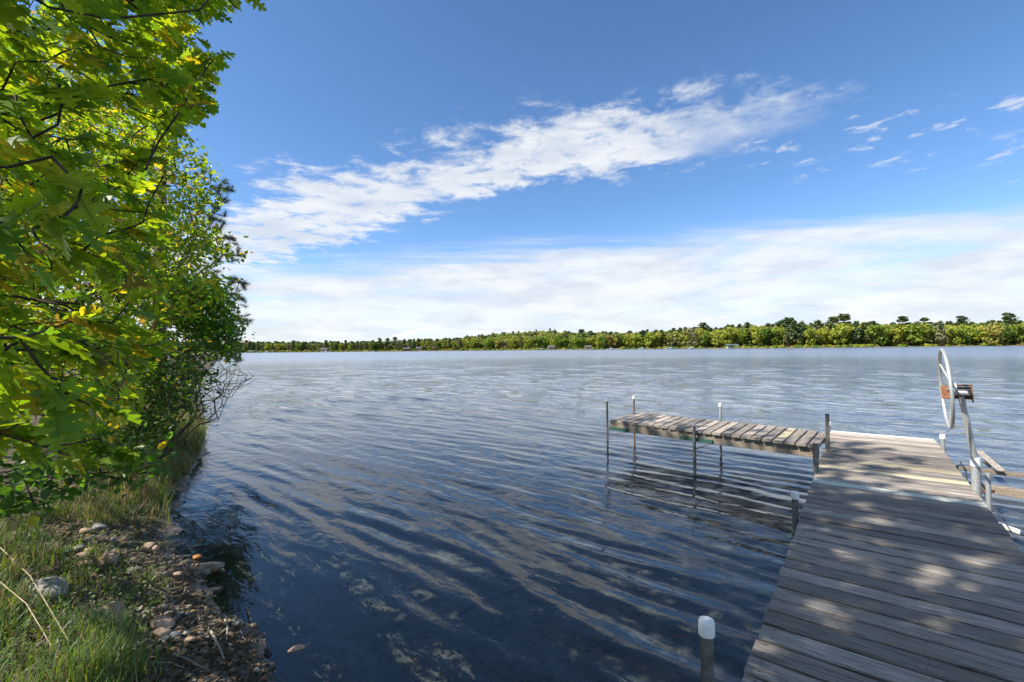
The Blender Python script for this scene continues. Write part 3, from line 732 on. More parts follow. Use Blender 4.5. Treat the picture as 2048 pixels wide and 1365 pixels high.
def branch_net(starts, pts, radius0=0.004, kr=0.0035, detour=1.0):
    """attach every point to the nearest node already in the net; returns nodes, parent, radius"""
    nodes = [np.array(s, float) for s in starts]; par = [max(0, i - 1) for i in range(len(starts))]; par[0] = -1
    root = nodes[0]
    ns = np.array(nodes); dr = np.zeros(len(nodes))
    for i in range(1, len(nodes)): dr[i] = dr[i - 1] + np.linalg.norm(nodes[i] - nodes[i - 1])
    top = nodes[-1]
    order = np.argsort(np.linalg.norm(pts - np.array(starts).mean(0), axis=1))
    N = np.zeros((len(starts) + 2 * len(pts), 3)); N[:len(starts)] = ns; D = np.zeros(len(N)); D[:len(starts)] = dr; cnt = len(starts)
    tip = {}
    for oi_ in order:
        p = pts[oi_]; d = np.linalg.norm(N[:cnt] - p, axis=1); j = int(np.argmin(d + 0.28 * D[:cnt]))
        mid = N[j] * .5 + p * .5 + np.array([0, 0, -0.05]) * d[j] + R0.normal(0, .06, 3) * d[j]
        N[cnt] = mid; D[cnt] = D[j] + d[j] / 2; par.append(j)
        N[cnt + 1] = p; D[cnt + 1] = D[j] + d[j]; par.append(cnt); tip[oi_] = cnt + 1; cnt += 2
    w_ = np.zeros(cnt); 
    for i in range(cnt - 1, 0, -1):
        w_[i] += 1
        w_[par[i]] += w_[i]
    rad = radius0 + kr * np.sqrt(w_)
    return N[:cnt], par, rad, tip
def net_mesh(name, N, par, rad, sel, nseg=5):
    V, Lp = [], []; b = 0
    ks = np.arange(nseg) * 2 * math.pi / nseg
    for i in sel:
        j = par[i]
        if j < 0: continue
        p, q = N[j], N[i]; t = q - p; L = np.linalg.norm(t)
        if L < 1e-4: continue
        t = t / L; a = np.cross(t, (0, 0, 1.0)) if abs(t[2]) < .95 else np.cross(t, (1.0, 0, 0)); a /= np.linalg.norm(a); c_ = np.cross(t, a)
        ring = np.cos(ks)[:, None] * a + np.sin(ks)[:, None] * c_
        r0_ = min(rad[j], rad[i] * 1.35)
        V.append(p + ring * r0_); V.append(q + ring * rad[i])
        for k in range(nseg): Lp += [b + k, b + (k + 1) % nseg, b + nseg + (k + 1) % nseg, b + nseg + k]
        b += 2 * nseg
    V = np.concatenate(V); return mesh_np(name, V, np.full(len(Lp) // 4, 4), Lp, True)

def unit(a): return a / (np.linalg.norm(a, axis=-1, keepdims=True) + 1e-9)

# ------------------------------------------------------------------ the oak on the left
rng = np.random.default_rng(11)
OAK_POLY = [(-330, -420), (560, -420), (520, -60), (480, 0), (415, 28), (362, 40), (395, 66), (432, 95), (428, 190), (396, 238), (345, 262), (322, 400),
            (322, 560), (330, 690), (300, 750), (268, 850), (250, 915), (140, 940), (0, 880), (-330, 930)]
oak_base = np.array([-4.6, -0.4]); obz = float(terrain(oak_base[:1], oak_base[1:])[0])
oak = thing('oak_tree', (oak_base[0], oak_base[1], obz), 'big oak overhanging the bank at the left edge with lobed green and bronze leaves', 'tree')
sp = []
def sprays(n, d0, d1, poly, pw=1.0):
    q = sample_poly(poly, n, rng); d = d0 + (d1 - d0) * rng.random(n) ** pw
    p = np.array([atd(a, b, c) for (a, b), c in zip(q, d)])
    g_ = terrain(p[:, 0], p[:, 1]); return p[p[:, 2] > g_ + 0.35]
near_poly = [(-330, -420), (150, -420), (230, 60), (215, 260), (170, 420), (120, 480), (190, 620), (250, 700), (255, 860), (140, 925), (0, 870), (-330, 900)]
tip_poly = [(300, -200), (520, -200), (480, 0), (415, 28), (362, 40), (395, 66), (432, 95), (428, 190), (396, 238), (345, 262), (300, 200), (280, 60)]
S1 = sprays(110, 1.15, 1.9, near_poly)
S2 = sprays(760, 1.9, 4.2, OAK_POLY)
S3 = sprays(1250, 4.2, 7.0, OAK_POLY)
S4 = sprays(110, 3.0, 4.6, tip_poly)
# crown over and behind the viewer: it shades the bank, the shallows and most of the dock
def canopy(n, poly_ground, hmin, hmax):
    q = sample_poly(poly_ground, n, rng); h = rng.uniform(hmin, hmax, n)
    p = np.concatenate([q, np.full((n, 1), 0.5)], 1) + SUN[None, :] * (h / SUN[2])[:, None]
    px, py, zf = np.array([proj(k) for k in p]).T
    vis = (zf > 0.05) & (px > -60) & (px < 2110) & (py > -60) & (py < 1420)
    ok = (~vis) | inpoly(px, py, OAK_POLY)
    return p[ok]
core = [(-9, -3), (-3, -3), (0.5, -0.6), (0.8, 1.6), (-0.6, 3.0), (-2.6, 5.6), (-5, 8), (-9, 8)]
dockp = [(0.3, -1.8), (2.6, -1.2), (4.5, 2.2), (4.4, 3.4), (3.9, 4.5), (2.9, 4.9), (1.7, 4.0), (0.5, 2.0)]
fringe = [(3.0, 4.4), (4.0, 4.4), (5.2, 5.6), (5.0, 6.8), (3.4, 7.2), (2.0, 8.6), (1.6, 8.2), (2.6, 6.0)]
C1 = canopy(430, core, 1.3, 3.4)
C2 = canopy(1350, dockp, 4.5, 9.0)
C4 = canopy(70, [(-1.4, 2.2), (1.0, 1.8), (2.1, 3.9), (0.9, 5.2), (-1.8, 5.4)], 6.5, 9.5)
C3 = canopy(90, fringe, 6.5, 10.5)
allS = np.concatenate([S1, S2, S3, S4, C1, C2, C3, C4])
trunk_pts = [(oak_base[0], oak_base[1], obz - .1), (oak_base[0] + .05, oak_base[1] + .05, obz + 1.2), (oak_base[0] + .1, oak_base[1] + .2, obz + 2.6),
             (oak_base[0] + .3, oak_base[1] + .3, obz + 4.2), (oak_base[0] + .35, oak_base[1] + .5, obz + 6.2), (oak_base[0] + .6, oak_base[1] + .5, obz + 8.3)]
Nn, par, rad, tips = branch_net(trunk_pts, allS, 0.0020, 0.0010)
MB().tube(trunk_pts, [.27, .22, .20, .17, .12, .06], 14).part('trunk', M['bark'], oak, smooth=True)
tw = link('branches', net_mesh('branches', Nn - np.array(oak.location), par, rad, range(len(trunk_pts), len(Nn))), M['twig'], oak)
tw['kind'] = 'stuff'
# leaves of every spray
LD, LN, LPs, LS = [], [], [], []
ncan0 = len(S1) + len(S2) + len(S3) + len(S4); canopy_flag = []
for i, p in enumerate(allS):
    ti = tips[i]; ax = unit(Nn[ti] - Nn[par[ti]]); ax = unit(ax * .8 + np.array([.55, .05, -.10]))
    can = i >= ncan0; k = rng.integers(9, 14) if can else (rng.integers(6, 10) if i < len(S1) + len(S2) else rng.integers(7, 12))
    ang = rng.uniform(0, 6.28, k); side = unit(np.cross(ax, (0, 0, 1))); up_ = np.cross(side, ax)
    spread = rng.uniform(.35, 1.25, k)
    d = ax[None] + spread[:, None] * (np.cos(ang)[:, None] * side + 0.55 * np.sin(ang)[:, None] * up_) + np.array([0, 0, -.22])
    nr = np.array([0, 0, 1.0])[None] + rng.normal(0, .42, (k, 3))
    LD.append(unit(d)); LN.append(nr)
    LPs.append(p[None] - ax[None] * rng.uniform(0, .22, k)[:, None] + unit(d) * .03)
    LS.append(rng.uniform(.08, .15, k) * (1.15 if can else 1.0)); canopy_flag += [can] * k
LD, LN, LPs, LS, canopy_flag = np.concatenate(LD), np.concatenate(LN), np.concatenate(LPs), np.concatenate(LS), np.array(canopy_flag)
# keep leaves clear of the lens
far_ok = np.linalg.norm(LPs - CAMP, axis=1) > 0.95
LD, LN, LPs, LS, canopy_flag = LD[far_ok], LN[far_ok], LPs[far_ok], LS[far_ok], canopy_flag[far_ok]
LR = rotmats(LD, LN)
lc = leaf_cols(len(LPs), rng, .86, .10)
# the 300 that show largest become leaves of their own
cen = LPs + LD * (LS / 2)[:, None]; qv = cen - CAMP; zf = qv @ cF
ppx = CX + FPX * (qv @ cR) / zf; ppy = CY - FPX * (qv @ cU) / zf
facing = np.abs(np.einsum('ni,ni->n', LR[:, :, 2], unit(qv))) + .25
score = np.where((zf > .3) & (ppx > -20) & (ppx < 2060) & (ppy > -20) & (ppy < 1380), LS / np.maximum(zf, .3) * facing, 0)
top = np.argsort(-score)[:300]; rest = np.ones(len(LPs), bool); rest[top] = False
tA, tB, tS = leaf_template(OAK, 1, .18, .16), leaf_template(OAK2, 1, .26, .10), leaf_template(OAKS, 1, .2, .14)
tC = leaf_template(OAK, 1, -.10, .30)
cat_cols = [GREENS[0], GREENS[1], GREENS[2], GREENS[3], GREENS[4] * 1.1, YELLOW[0], YELLOW[1], BRONZE[0], BRONZE[1], BRONZE[2]]
lib = {}
def leaf_obj(ti, ci):
    if (ti, ci) not in lib:
        v_, f_ = (tA, tB, tC)[ti]; cc = np.tile(cat_cols[ci], (len(v_), 1))
        if ci >= 5: cc = np.array([cat_cols[ci] * (1 - .35 * q[0]) + np.array((.10, .16, .02)) * .35 * (1 - q[0]) for q in v_])
        me = mesh_np('leaf', v_, [len(q) for q in f_], [k for q in f_ for k in q], False, cc); me.materials.append(M['leaf']); lib[ti, ci] = me
    return lib[ti, ci]
far_small = zf > 3.6
for i in top:
    ci = int(np.argmin([np.linalg.norm(lc[i] - c_) for c_ in cat_cols]))
    o = link('leaf', leaf_obj(int(rng.integers(0, 3)), ci), None, oak)
    Rm = LR[i] * LS[i]
    o.matrix_basis = Matrix([[*Rm[0], LPs[i][0] - oak.location[0]], [*Rm[1], LPs[i][1] - oak.location[1]], [*Rm[2], LPs[i][2] - oak.location[2]], [0, 0, 0, 1]])
parts = []
vis_ = rest & ~canopy_flag & ~far_small; grp = rng.integers(0, 3, len(LPs))
for gi, tt in enumerate((tA, tB, tC)):
    s_ = vis_ & (grp == gi); parts.append(scatter(tt, LR[s_], LPs[s_] - np.array(oak.location), LS[s_], lc[s_]))
s_ = rest & (canopy_flag | far_small); parts.append(scatter(tS, LR[s_], LPs[s_] - np.array(oak.location), LS[s_], lc[s_]))
link('foliage', joinmesh('foliage', parts), M['leaf'], oak, kind='stuff')

# ------------------------------------------------------------------ smaller-leaved trees further along the bank
def leafy(name, base, label, cat_, poly, n, d0, d1, tmpl, size, per, cols, trunk_h=None, bark='bark', r0=.0022, kr=.0014, droop=-.1, extra=None, zmin=.25, spread_r=.16):
    bz = float(terrain(np.array([base[0]]), np.array([base[1]]))[0])
    th = thing(name, (base[0], base[1], bz), label, cat_)
    P_ = sprays(n, d0, d1, poly) if poly is not None else extra
    g_ = terrain(P_[:, 0], P_[:, 1]); P_ = P_[P_[:, 2] > g_ + zmin]
    if trunk_h is None: trunk_h = max(P_[:, 2].max() - bz, .4) * .85
    c_ = P_.mean(0)
    st = [np.array([base[0], base[1], bz - .05])]
    for k in range(1, 5):
        f = k / 4; q = st[0] + np.array([(c_[0] - base[0]) * .35 * f, (c_[1] - base[1]) * .35 * f, trunk_h * f]); st.append(q)
    N_, pa, ra, tp = branch_net(st, P_, r0, kr)
    off = np.array(th.location)
    rt_ = max(ra[1], .02) if trunk_h > 1.5 else ra[1]
    MB().tube(st, [rt_, rt_ * .85, rt_ * .7, rt_ * .5, rt_ * .25], 10).part('trunk' if trunk_h > 1.5 else 'stem', M[bark], th, smooth=True)
    link('branches', net_mesh('branches', N_ - off, pa, ra, range(len(st), len(N_))), M['twig'], th, kind='stuff')
    if tmpl is not None:
        k = per * len(P_); idx = np.repeat(np.arange(len(P_)), per)
        tipi = np.array([tp[i] for i in range(len(P_))]); ax = unit(N_[tipi] - N_[np.array(pa)[tipi]])[idx]
        d = unit(ax * .5 + rng.normal(0, .75, (k, 3)) + np.array([0, 0, droop])); nr = np.array([0, 0, 1.0]) + rng.normal(0, .5, (k, 3))
        ps = P_[idx] + rng.normal(0, spread_r, (k, 3)) * np.array([1, 1, .6])
        s_ = rng.uniform(size * .7, size * 1.25, k)
        link('foliage', joinmesh('foliage', [scatter(tmpl, rotmats(d, nr), ps - off, s_, cols(k))]), M['leaf'], th, kind='stuff')
    return th, P_
tR = leaf_template(ROUND, 1, .15, .12); tM = leaf_template(MAPLE, 1, .12, .15); tE = leaf_template(ELM, 1, .2, .1)
MIDPOLY = [(-200, 150), (300, 220), (372, 285), (405, 320), (420, 372), (418, 430), (428, 470), (460, 488), (466, 512), (425, 535), (448, 560), (446, 578), (400, 600), (330, 720), (250, 800), (-200, 800)]
leafy('aspen_tree', (-7.4, 6.4), 'slender tree with small yellow green leaves behind the oak on the bank', 'tree', MIDPOLY, 1400, 6.0, 9.0, tR, .07, 18,
      lambda k: leaf_cols(k, rng, .80, .17, GREENS * 1.0), 5.6, spread_r=.115)
leafy('maple_tree', (-8.1, 8.6), 'dense deep green young tree hanging over the waterline beside the pine', 'tree',
      [(330, 560), (400, 560), (450, 590), (455, 630), (470, 668), (476, 690), (452, 712), (400, 690), (340, 640)], 260, 8.3, 9.8, tM, .075, 20,
      lambda k: leaf_cols(k, rng, .93, .06, np.array([(.05, .17, .022), (.07, .21, .025), (.11, .25, .028)])), 3.4, spread_r=.13)
leafy('bank_tree', (-13.5, 12.5), 'bright sunlit tree filling the gaps behind the oak far left', 'tree',
      [(-250, 0), (200, 60), (330, 330), (340, 560), (320, 740), (-250, 760)], 1300, 11.5, 16.0, tR, .11, 15,
      lambda k: leaf_cols(k, rng, .6, .38, GREENS * 1.15), 9.0, spread_r=.26)

# pine: whorled branches with needle tufts
pb = np.array([-8.9, 11.4]); pbz = float(terrain(pb[:1], pb[1:])[0])
pine = thing('pine_tree', (pb[0], pb[1], pbz), 'dark pine with bristly needle tufts reaching out over the lake', 'tree')
ptx = [(455, 362), (466, 372), (449, 385), (462, 392), (440, 408), (446, 420), (437, 440), (452, 452), (462, 470), (470, 478), (466, 496), (478, 505), (468, 514), (452, 520),
       (428, 436), (440, 460), (448, 505), (470, 560), (486, 566), (496, 574), (476, 584), (462, 575), (484, 596), (470, 604), (493, 606), (480, 622), (488, 636), (503, 640), (494, 648),
       (470, 640), (478, 655), (462, 660), (474, 672), (466, 684), (452, 690), (482, 692), (478, 708), (490, 716), (470, 716), (456, 704), (448, 722), (440, 700), (420, 600), (410, 470), (415, 410), (425, 540), (405, 640)]
PT_ = []
for a, b in ptx:
    for _ in range(4):
        PT_.append(atd(a - 6 + rng.normal(0, 6.0), b + rng.normal(0, 5.0), rng.uniform(10.6, 12.2)))
for _ in range(120):
    PT_.append(atd(rng.uniform(330, 440), rng.uniform(330, 700), rng.uniform(10.8, 12.8)))
PT_ = np.array(PT_)
pst = [np.array([pb[0] + .03 * k, pb[1], pbz + h_]) for k, h_ in enumerate((-.1, 1.5, 3.0, 4.5, 6.0, 7.5, 9.0))]
N_, pa, ra, tp = branch_net(pst, PT_, .003, .0020)
off = np.array(pine.location)
MB().tube(pst, [.19, .17, .15, .13, .10, .07, .03], 12).part('trunk', M['pinebark'], pine, smooth=True)
link('branches', net_mesh('branches', N_ - off, pa, ra, range(len(pst), len(N_))), M['twig'], pine, kind='stuff')
per = 95; idx = np.repeat(np.arange(len(PT_)), per); tipi = np.array([tp[i] for i in range(len(PT_))])
ax = unit(N_[tipi] - N_[np.array(pa)[tipi]])[idx]; k = len(idx)
d = unit(ax * .75 + rng.normal(0, .62, (k, 3)) + np.array([0, 0, .12]))
ned = (np.array([(0, -.026, 0), (0, .026, 0), (1, 0, 0)], float), [(0, 1, 2)])
link('needles', joinmesh('needles', [scatter(ned, rotmats(d, rng.normal(0, 1, (k, 3))), PT_[idx] - ax * rng.uniform(0, .16, (k, 1)) - off, rng.uniform(.09, .15, k),
     np.array([(.035, .06, .028), (.05, .075, .03), (.025, .045, .025)])[rng.integers(0, 3, k)])]), M['needle'], pine, kind='stuff')

# shrubs on the bank
g1 = ground_at(60, 1010)
leafy('leafy_shrub', (g1[0] - .5, g1[1] + .3), 'low shrub with rounded fresh green leaves under the oak', 'shrub',
      [(-160, 860), (60, 905), (200, 900), (300, 905), (338, 930), (300, 960), (205, 968), (140, 985), (55, 1020), (-160, 1040)], 90, 2.3, 3.7, tR, .058, 11,
      lambda k: leaf_cols(k, rng, .97, .02, np.array([(.05, .14, .02), (.07, .17, .025), (.04, .11, .02)])), .5, r0=.002, kr=.0009, zmin=.1, spread_r=.07)
g2 = ground_at(330, 890)
leafy('waterside_shrub', (g2[0] - .8, g2[1] + .8), 'thin leafy shrub between the oak and the bare twigs at the waterline', 'shrub',
      [(180, 690), (330, 680), (420, 690), (425, 730), (400, 770), (375, 810), (335, 860), (250, 900), (200, 880)], 520, 5.2, 9.2, tR, .06, 12,
      lambda k: leaf_cols(k, rng, .92, .06, np.array([(.05, .12, .02), (.07, .15, .025), (.04, .10, .02)])), 1.3, r0=.0022, kr=.0012, zmin=.15, spread_r=.11)
# bare shrub leaning out over the water
g3 = ground_at(300, 945)
bare = thing('bare_shrub', tuple(g3), 'leafless twiggy shrub leaning out over the water from the bank', 'shrub')
tgt = [(498, 752), (488, 766), (472, 745), (505, 760), (455, 742), (440, 735), (462, 790), (445, 812), (452, 770), (430, 760), (415, 745), (425, 800), (400, 770), (436, 722),
       (470, 728), (410, 728), (390, 760), (380, 790), (476, 775), (462, 760), (448, 790), (405, 815), (420, 775), (395, 740), (370, 750), (385, 830), (430, 835)]
BT = np.array([atd(a + rng.normal(0, 4), b + rng.normal(0, 4), g3[1] + rng.uniform(.2, 1.7)) for a, b in tgt for _ in range(4)])
off = np.array(bare.location); nst = 6; order_ = rng.permutation(len(BT))
for s_ in range(nst):
    jit = rng.normal(0, .12, 3) * np.array([1, 1, .1]); sub = BT[order_[s_::nst]]; c_ = sub.mean(0)
    b0 = g3 + jit; b0[2] = g3[2] - .05; m1 = b0 + (c_ - b0) * .3 + rng.normal(0, .05, 3); m2 = b0 + (c_ - b0) * .62 + rng.normal(0, .06, 3)
    N_, pa, ra, tp = branch_net([b0, m1, m2], sub, .0018, .0013)
    link('stem', net_mesh('stem', N_ - off, pa, ra, range(1, len(N_))), M['bark'], bare)

# ------------------------------------------------------------------ stones
def stone_mesh(dims, seed, angular=.12, sub=3):
    bm = bmesh.new(); bmesh.ops.create_icosphere(bm, subdivisions=sub, radius=1.0); r = np.random.default_rng(seed)
    dirs = unit(r.normal(0, 1, (9, 3))); lim = r.uniform(.62, .95, 9); ph = r.uniform(0, 6.28, 6); fq = r.uniform(1, 2.6, (6, 3))
    for v_ in bm.verts:
        p = np.array(v_.co); d = dirs @ p; k = d > lim
        if angular > .05:
            for q in np.where(k)[0]: p = p - dirs[q] * (p @ dirs[q] - lim[q]) * .8
        p = p * (1 + .05 * sum(math.sin(fq[j] @ p + ph[j]) for j in range(6)) / 2)
        v_.co = p * np.array(dims)
    me = bpy.data.meshes.new('stone'); bm.to_mesh(me); bm.free(); me.polygons.foreach_set('use_smooth', np.ones(len(me.polygons), bool)); return me
STONES = [  # px, py, width px, height ratio, material, label
 (100, 1175, 82, .50, 'stone_grey', 'largest stone, a flat grey boulder half hidden in grass at left'),
 (223, 1232, 56, 1.1, 'stone_tan', 'upright tan brown rock standing in the grass near the bottom left'),
 (218, 1118, 46, .70, 'stone_pink', 'rounded pinkish tan cobble in the middle of the stony patch'),
 (164, 1112, 33, .62, 'stone_tan', 'rounded olive tan cobble left of the pinkish one'),
 (170, 1127, 27, .35, 'stone_pink', 'thin flat tan stone lying just below the olive cobble'),
 (325, 1246, 48, .58, 'stone_pink', 'smooth pink tan cobble near the wet leaf litter'),
 (322, 1266, 38, .60, 'stone_pink', 'lower of two touching pink tan cobbles by the leaf litter'),
 (352, 1271, 25, .75, 'stone_blue', 'angular blue grey stone right of the paired pink cobbles'),
 (373, 1266, 16, .7, 'stone_grey', 'small grey pebble right of the angular blue grey stone'),
 (380, 1279, 22, .6, 'stone_tan', 'small tan pebble below the grey one near the leaf litter'),
 (460, 1272, 20, 1.0, 'stone_brown', 'small brown stone standing by the driftwood stick'),
 (593, 1301, 36, .62, 'stone_pink', 'tan stone sitting alone in the shallow water at the bottom'),
 (512, 1208, 24, .55, 'stone_brown', 'dark wet stone just off the shore in shallow water'),
 (513, 1341, 17, .8, 'stone_grey', 'pale small stone at the waterline near the bottom edge'),
 (262, 1143, 19, .85, 'stone_grey', 'small pale angular stone right of the stony patch'),
 (395, 1114, 17, .7, 'stone_sunlit_orange', 'sunlit orange wet stone at the waterline'),
 (381, 1099, 22, .35, 'stone_dark', 'flat dark stone in the shallows above the orange one'),
 (296, 1093, 27, .6, 'stone_tan', 'flat tan stone where the mud meets the stones'),
 (310, 1097, 17, .9, 'stone_pink', 'small upright tan stone touching the flat one on the mud'),
 (148, 1031, 25, .75, 'stone_tan', 'topmost brown grey stone in the grass under the shrub'),
 (172, 1062, 25, .65, 'stone_tan', 'small tan stone between the topmost one and the stony patch'),
 (198, 1053, 26, .6, 'stone_grey', 'grey stone beside the small tan one in the grass'),
 (136, 1102, 20, .65, 'stone_blue', 'dark blue grey stone left of the olive cobble'),
 (158, 1094, 18, .6, 'stone_grey', 'light grey pebble above the olive cobble'),
 (226, 1080, 13, 1.0, 'stone_grey', 'small whitish stone above the pinkish cobble'),
 (272, 1292, 25, .8, 'stone_grey', 'grey green stone behind the bright grass tuft at the bottom'),
 (433, 1140, 20, .5, 'stone_brown', 'brown stone at the edge of the tree reflection'),
 (380, 1143, 18, .6, 'stone_brown', 'reddish brown stone left of the waterline mud'),
 (402, 1278, 20, .7, 'stone_brown', 'small brown stone below the leaf litter'),
 (176, 1100, 15, .7, 'stone_pink', 'little pink grey pebble next to the light grey one'),
 (354, 1148, 20, .45, 'stone_tan', 'low tan stone at the edge of the mud flat'),
 (530, 1348, 16, .5, 'stone_dark', 'dark pebble in the water at the bottom edge'),
 (556, 1285, 14, .5, 'stone_dark', 'dark pebble left of the lone tan stone in the water'),
]
for i, (px, py, wpx, hr, ms, lab) in enumerate(STONES):
    g_ = ground_at(px, py); zf_ = (g_ - CAMP) @ cF; wd_ = wpx / FPX * zf_
    hx = wd_ / 2; hz = hx * hr
    p = ground_at(px, py + wpx * hr * .30)
    me = stone_mesh((hx, hx * random.uniform(.65, .85), hz), 100 + i, .12 if 'angular' in lab or 'largest' in lab or 'upright' in lab else .1, 3)
    o = link('stone', me, M[ms], None, None, lab, 'stone', 'stones on the bank')
    o.location = (p[0], p[1], p[2] + hz * .42); o.rotation_euler = (random.uniform(-.15, .15), random.uniform(-.15, .15), random.uniform(-.5, .5))
# dark rocks along the far waterline of the promontory
rr_ = random.Random(3); point_rocks = []
for i, (px, py, wpx) in enumerate([(402, 806, 9), (409, 809, 7), (398, 812, 12), (407, 822, 16), (399, 820, 10), (421, 819, 6), (424, 828, 6), (421, 833, 7), (417, 837, 6), (433, 829, 4), (434, 849, 5), (412, 842, 6)]):
    p = at(px, py, 0.02); zf_ = (p - CAMP) @ cF; hx = wpx / FPX * zf_ / 2
    o = link('stone', stone_mesh((hx, hx * .8, hx * .5), 300 + i, .12, 2), M['stone_dark'] if i != 3 else M['stone_brown'], None, None,
             'dark wet rock in the water off the grassy point' if i != 3 else 'brown broad rock in the water off the grassy point', 'stone', 'dark rocks off the grassy point')
    o.location = (p[0], p[1], 0.0); o.rotation_euler = (0, 0, rr_.uniform(0, 6)); point_rocks.append((px, o))
# pebbles, nobody could count
def ball():
    bm = bmesh.new(); bmesh.ops.create_icosphere(bm, subdivisions=1, radius=.5); v_ = np.array([q.co[:] for q in bm.verts]); f_ = [tuple(q.index for q in f.verts) for f in bm.faces]; bm.free(); return v_, f_
np_ = 4200; q = sample_poly([(-60, 1010), (240, 1010), (345, 1060), (420, 1130), (520, 1225), (610, 1365), (620, 1420), (-60, 1420)], np_, rng)
pp = np.array([at(a, b, .12) for a, b in q]); pp[:, 2] = terrain(pp[:, 0], pp[:, 1]); dd = sdist(pp[:, 0], pp[:, 1])
kk = (rng.random(np_) < np.clip(1.1 - np.abs(dd - .45) * .9, .12, 1)); pp = pp[kk]; k = len(pp)
cols = np.array([(.20, .16, .12), (.12, .12, .12), (.27, .22, .17), (.07, .06, .055), (.16, .17, .17), (.24, .16, .11)])[rng.integers(0, 6, k)] * rng.uniform(.6, 1.2, (k, 1))
ang = rng.uniform(0, 6.28, k); Rz = np.zeros((k, 3, 3)); Rz[:, 0, 0] = np.cos(ang); Rz[:, 0, 1] = -np.sin(ang) * .75; Rz[:, 1, 0] = np.sin(ang); Rz[:, 1, 1] = np.cos(ang) * .75; Rz[:, 2, 2] = rng.uniform(.4, .8, k)
link('pebbles', joinmesh('pebbles', [scatter(ball(), Rz, pp, rng.gamma(2.0, .013, k) + .007, cols)], True), M['litter'], None, 'stuff', 'small mixed pebbles strewn over the bank and shallows', 'pebbles')
# pebbles and sunk leaves on the lake bed
q = sample_poly([(420, 1150), (1500, 1100), (1500, 1420), (560, 1420)], 900, rng); pp = np.array([at(a, b, -.25) for a, b in q]); pp[:, 2] = terrain(pp[:, 0], pp[:, 1]); pp = pp[pp[:, 2] < -.03]; k = len(pp)
cols = np.array([(.10, .085, .06), (.05, .05, .045), (.30, .17, .06), (.16, .13, .09)])[rng.integers(0, 4, k)] * rng.uniform(.7, 1.3, (k, 1))
Rz = np.tile(np.diag([1, .8, .45]), (k, 1, 1))
link('lake_bed_pebbles', joinmesh('lake_bed_pebbles', [scatter(ball(), Rz, pp, rng.gamma(3, .008, k) + .01, cols)], True), M['litter'], None, 'stuff', 'scattered pebbles on the bottom of the shallow water', 'pebbles')

# ------------------------------------------------------------------ litter, grass
def on_bank(n, poly, z=.2):
    q = sample_poly(poly, n, rng); p = np.array([at(a, b, z) for a, b in q]); p[:, 2] = terrain(p[:, 0], p[:, 1]); return p, sdist(p[:, 0], p[:, 1])
lp, ld = on_bank(13000, [(-80, 985), (200, 985), (330, 985), (350, 1040), (420, 1160), (520, 1250), (570, 1380), (500, 1480), (-80, 1480)])
keep = (ld > .02) & (rng.random(len(lp)) < np.where(ld < .9, .95, .45)); lp = lp[keep]; k = len(lp)
d = unit(np.stack([rng.normal(0, 1, k), rng.normal(0, 1, k), rng.normal(.05, .22, k)], 1)); nr = np.array([0, 0, 1.0]) + rng.normal(0, .45, (k, 3))
cols = np.array([(.10, .07, .045), (.06, .042, .03), (.15, .12, .09), (.24, .21, .175), (.10, .07, .042), (.035, .028, .022), (.2, .12, .06)])[rng.integers(0, 7, k)] * rng.uniform(.7, 1.2, (k, 1))
half = rng.random(k) < .5
tw_t = (np.array([(0, -.035, 0), (0, .035, 0), (1, .02, .03), (1, -.02, .03), (.5, 0, .07)], float), [(0, 1, 4), (1, 2, 4), (2, 3, 4), (3, 0, 4)])
link('leaf_litter', joinmesh('leaf_litter', [scatter(tE, rotmats(d[half], nr[half]), lp[half] + np.array([0, 0, .012]), rng.uniform(.015, .055, half.sum()), cols[half]),
     scatter(tw_t, rotmats(d[~half], nr[~half]), lp[~half] + np.array([0, 0, .012]), rng.uniform(.02, .085, (~half).sum()), cols[~half])]), M['litter'], None, 'stuff',
     'brown dead leaves and twig bits covering the bank', 'leaf litter')

def blades(P_, h0, h1, cols, wid=.006, lean=.5):
    k = len(P_); h_ = rng.uniform(h0, h1, k); a = rng.uniform(0, 6.28, k); le = rng.uniform(.05, lean, k)
    dx = np.cos(a) * le; dy = np.sin(a) * le; side = np.stack([-np.sin(a + rng.normal(0, .6, k)), np.cos(a), np.zeros(k)], 1)
    w_ = wid * rng.uniform(.6, 1.3, k)
    t = [0, .4, .75, 1.0]; wf = [1, .9, .55, 0.06]; V = []
    for tt, ww in zip(t, wf):
        c_ = P_ + np.stack([dx * tt ** 2 * h_, dy * tt ** 2 * h_, h_ * tt * (1 - .25 * le * tt)], 1)
        V += [c_ - side * (w_ * ww / 2)[:, None], c_ + side * (w_ * ww / 2)[:, None]]
    V = np.stack(V, 1).reshape(-1, 3); f = np.array([0, 1, 3, 2, 2, 3, 5, 4, 4, 5, 7, 6])
    return V, np.full(k * 3, 4), (np.arange(k)[:, None] * 8 + f[None]).ravel(), np.repeat(cols, 8, 0)
GR = np.array([(.085, .18, .022), (.12, .23, .03), (.06, .14, .025), (.15, .25, .035)])
DRY = np.array([(.28, .24, .16), (.21, .175, .12), (.36, .32, .24), (.15, .12, .085)])
def gcols(k, dry): 
    c_ = GR[rng.integers(0, 4, k)].copy(); m_ = rng.random(k) < dry; c_[m_] = DRY[rng.integers(0, 4, m_.sum())]; return c_ * rng.uniform(.75, 1.2, (k, 1))
def clumped(n, poly, per, rad_, z=.25):
    c_, _ = on_bank(max(1, n // per), poly, z); p = np.repeat(c_, per, 0); p[:, :2] += rng.normal(0, rad_, (len(p), 2)); p[:, 2] = terrain(p[:, 0], p[:, 1]); dd = sdist(p[:, 0], p[:, 1]); return p[dd > .03]
gp = []
def addg(n, poly, per, rad_, h0, h1, dry, wid=.006, lean=.95):
    p = clumped(n, poly, per, rad_); gp.append(blades(p, h0, h1, gcols(len(p), dry), wid, lean))
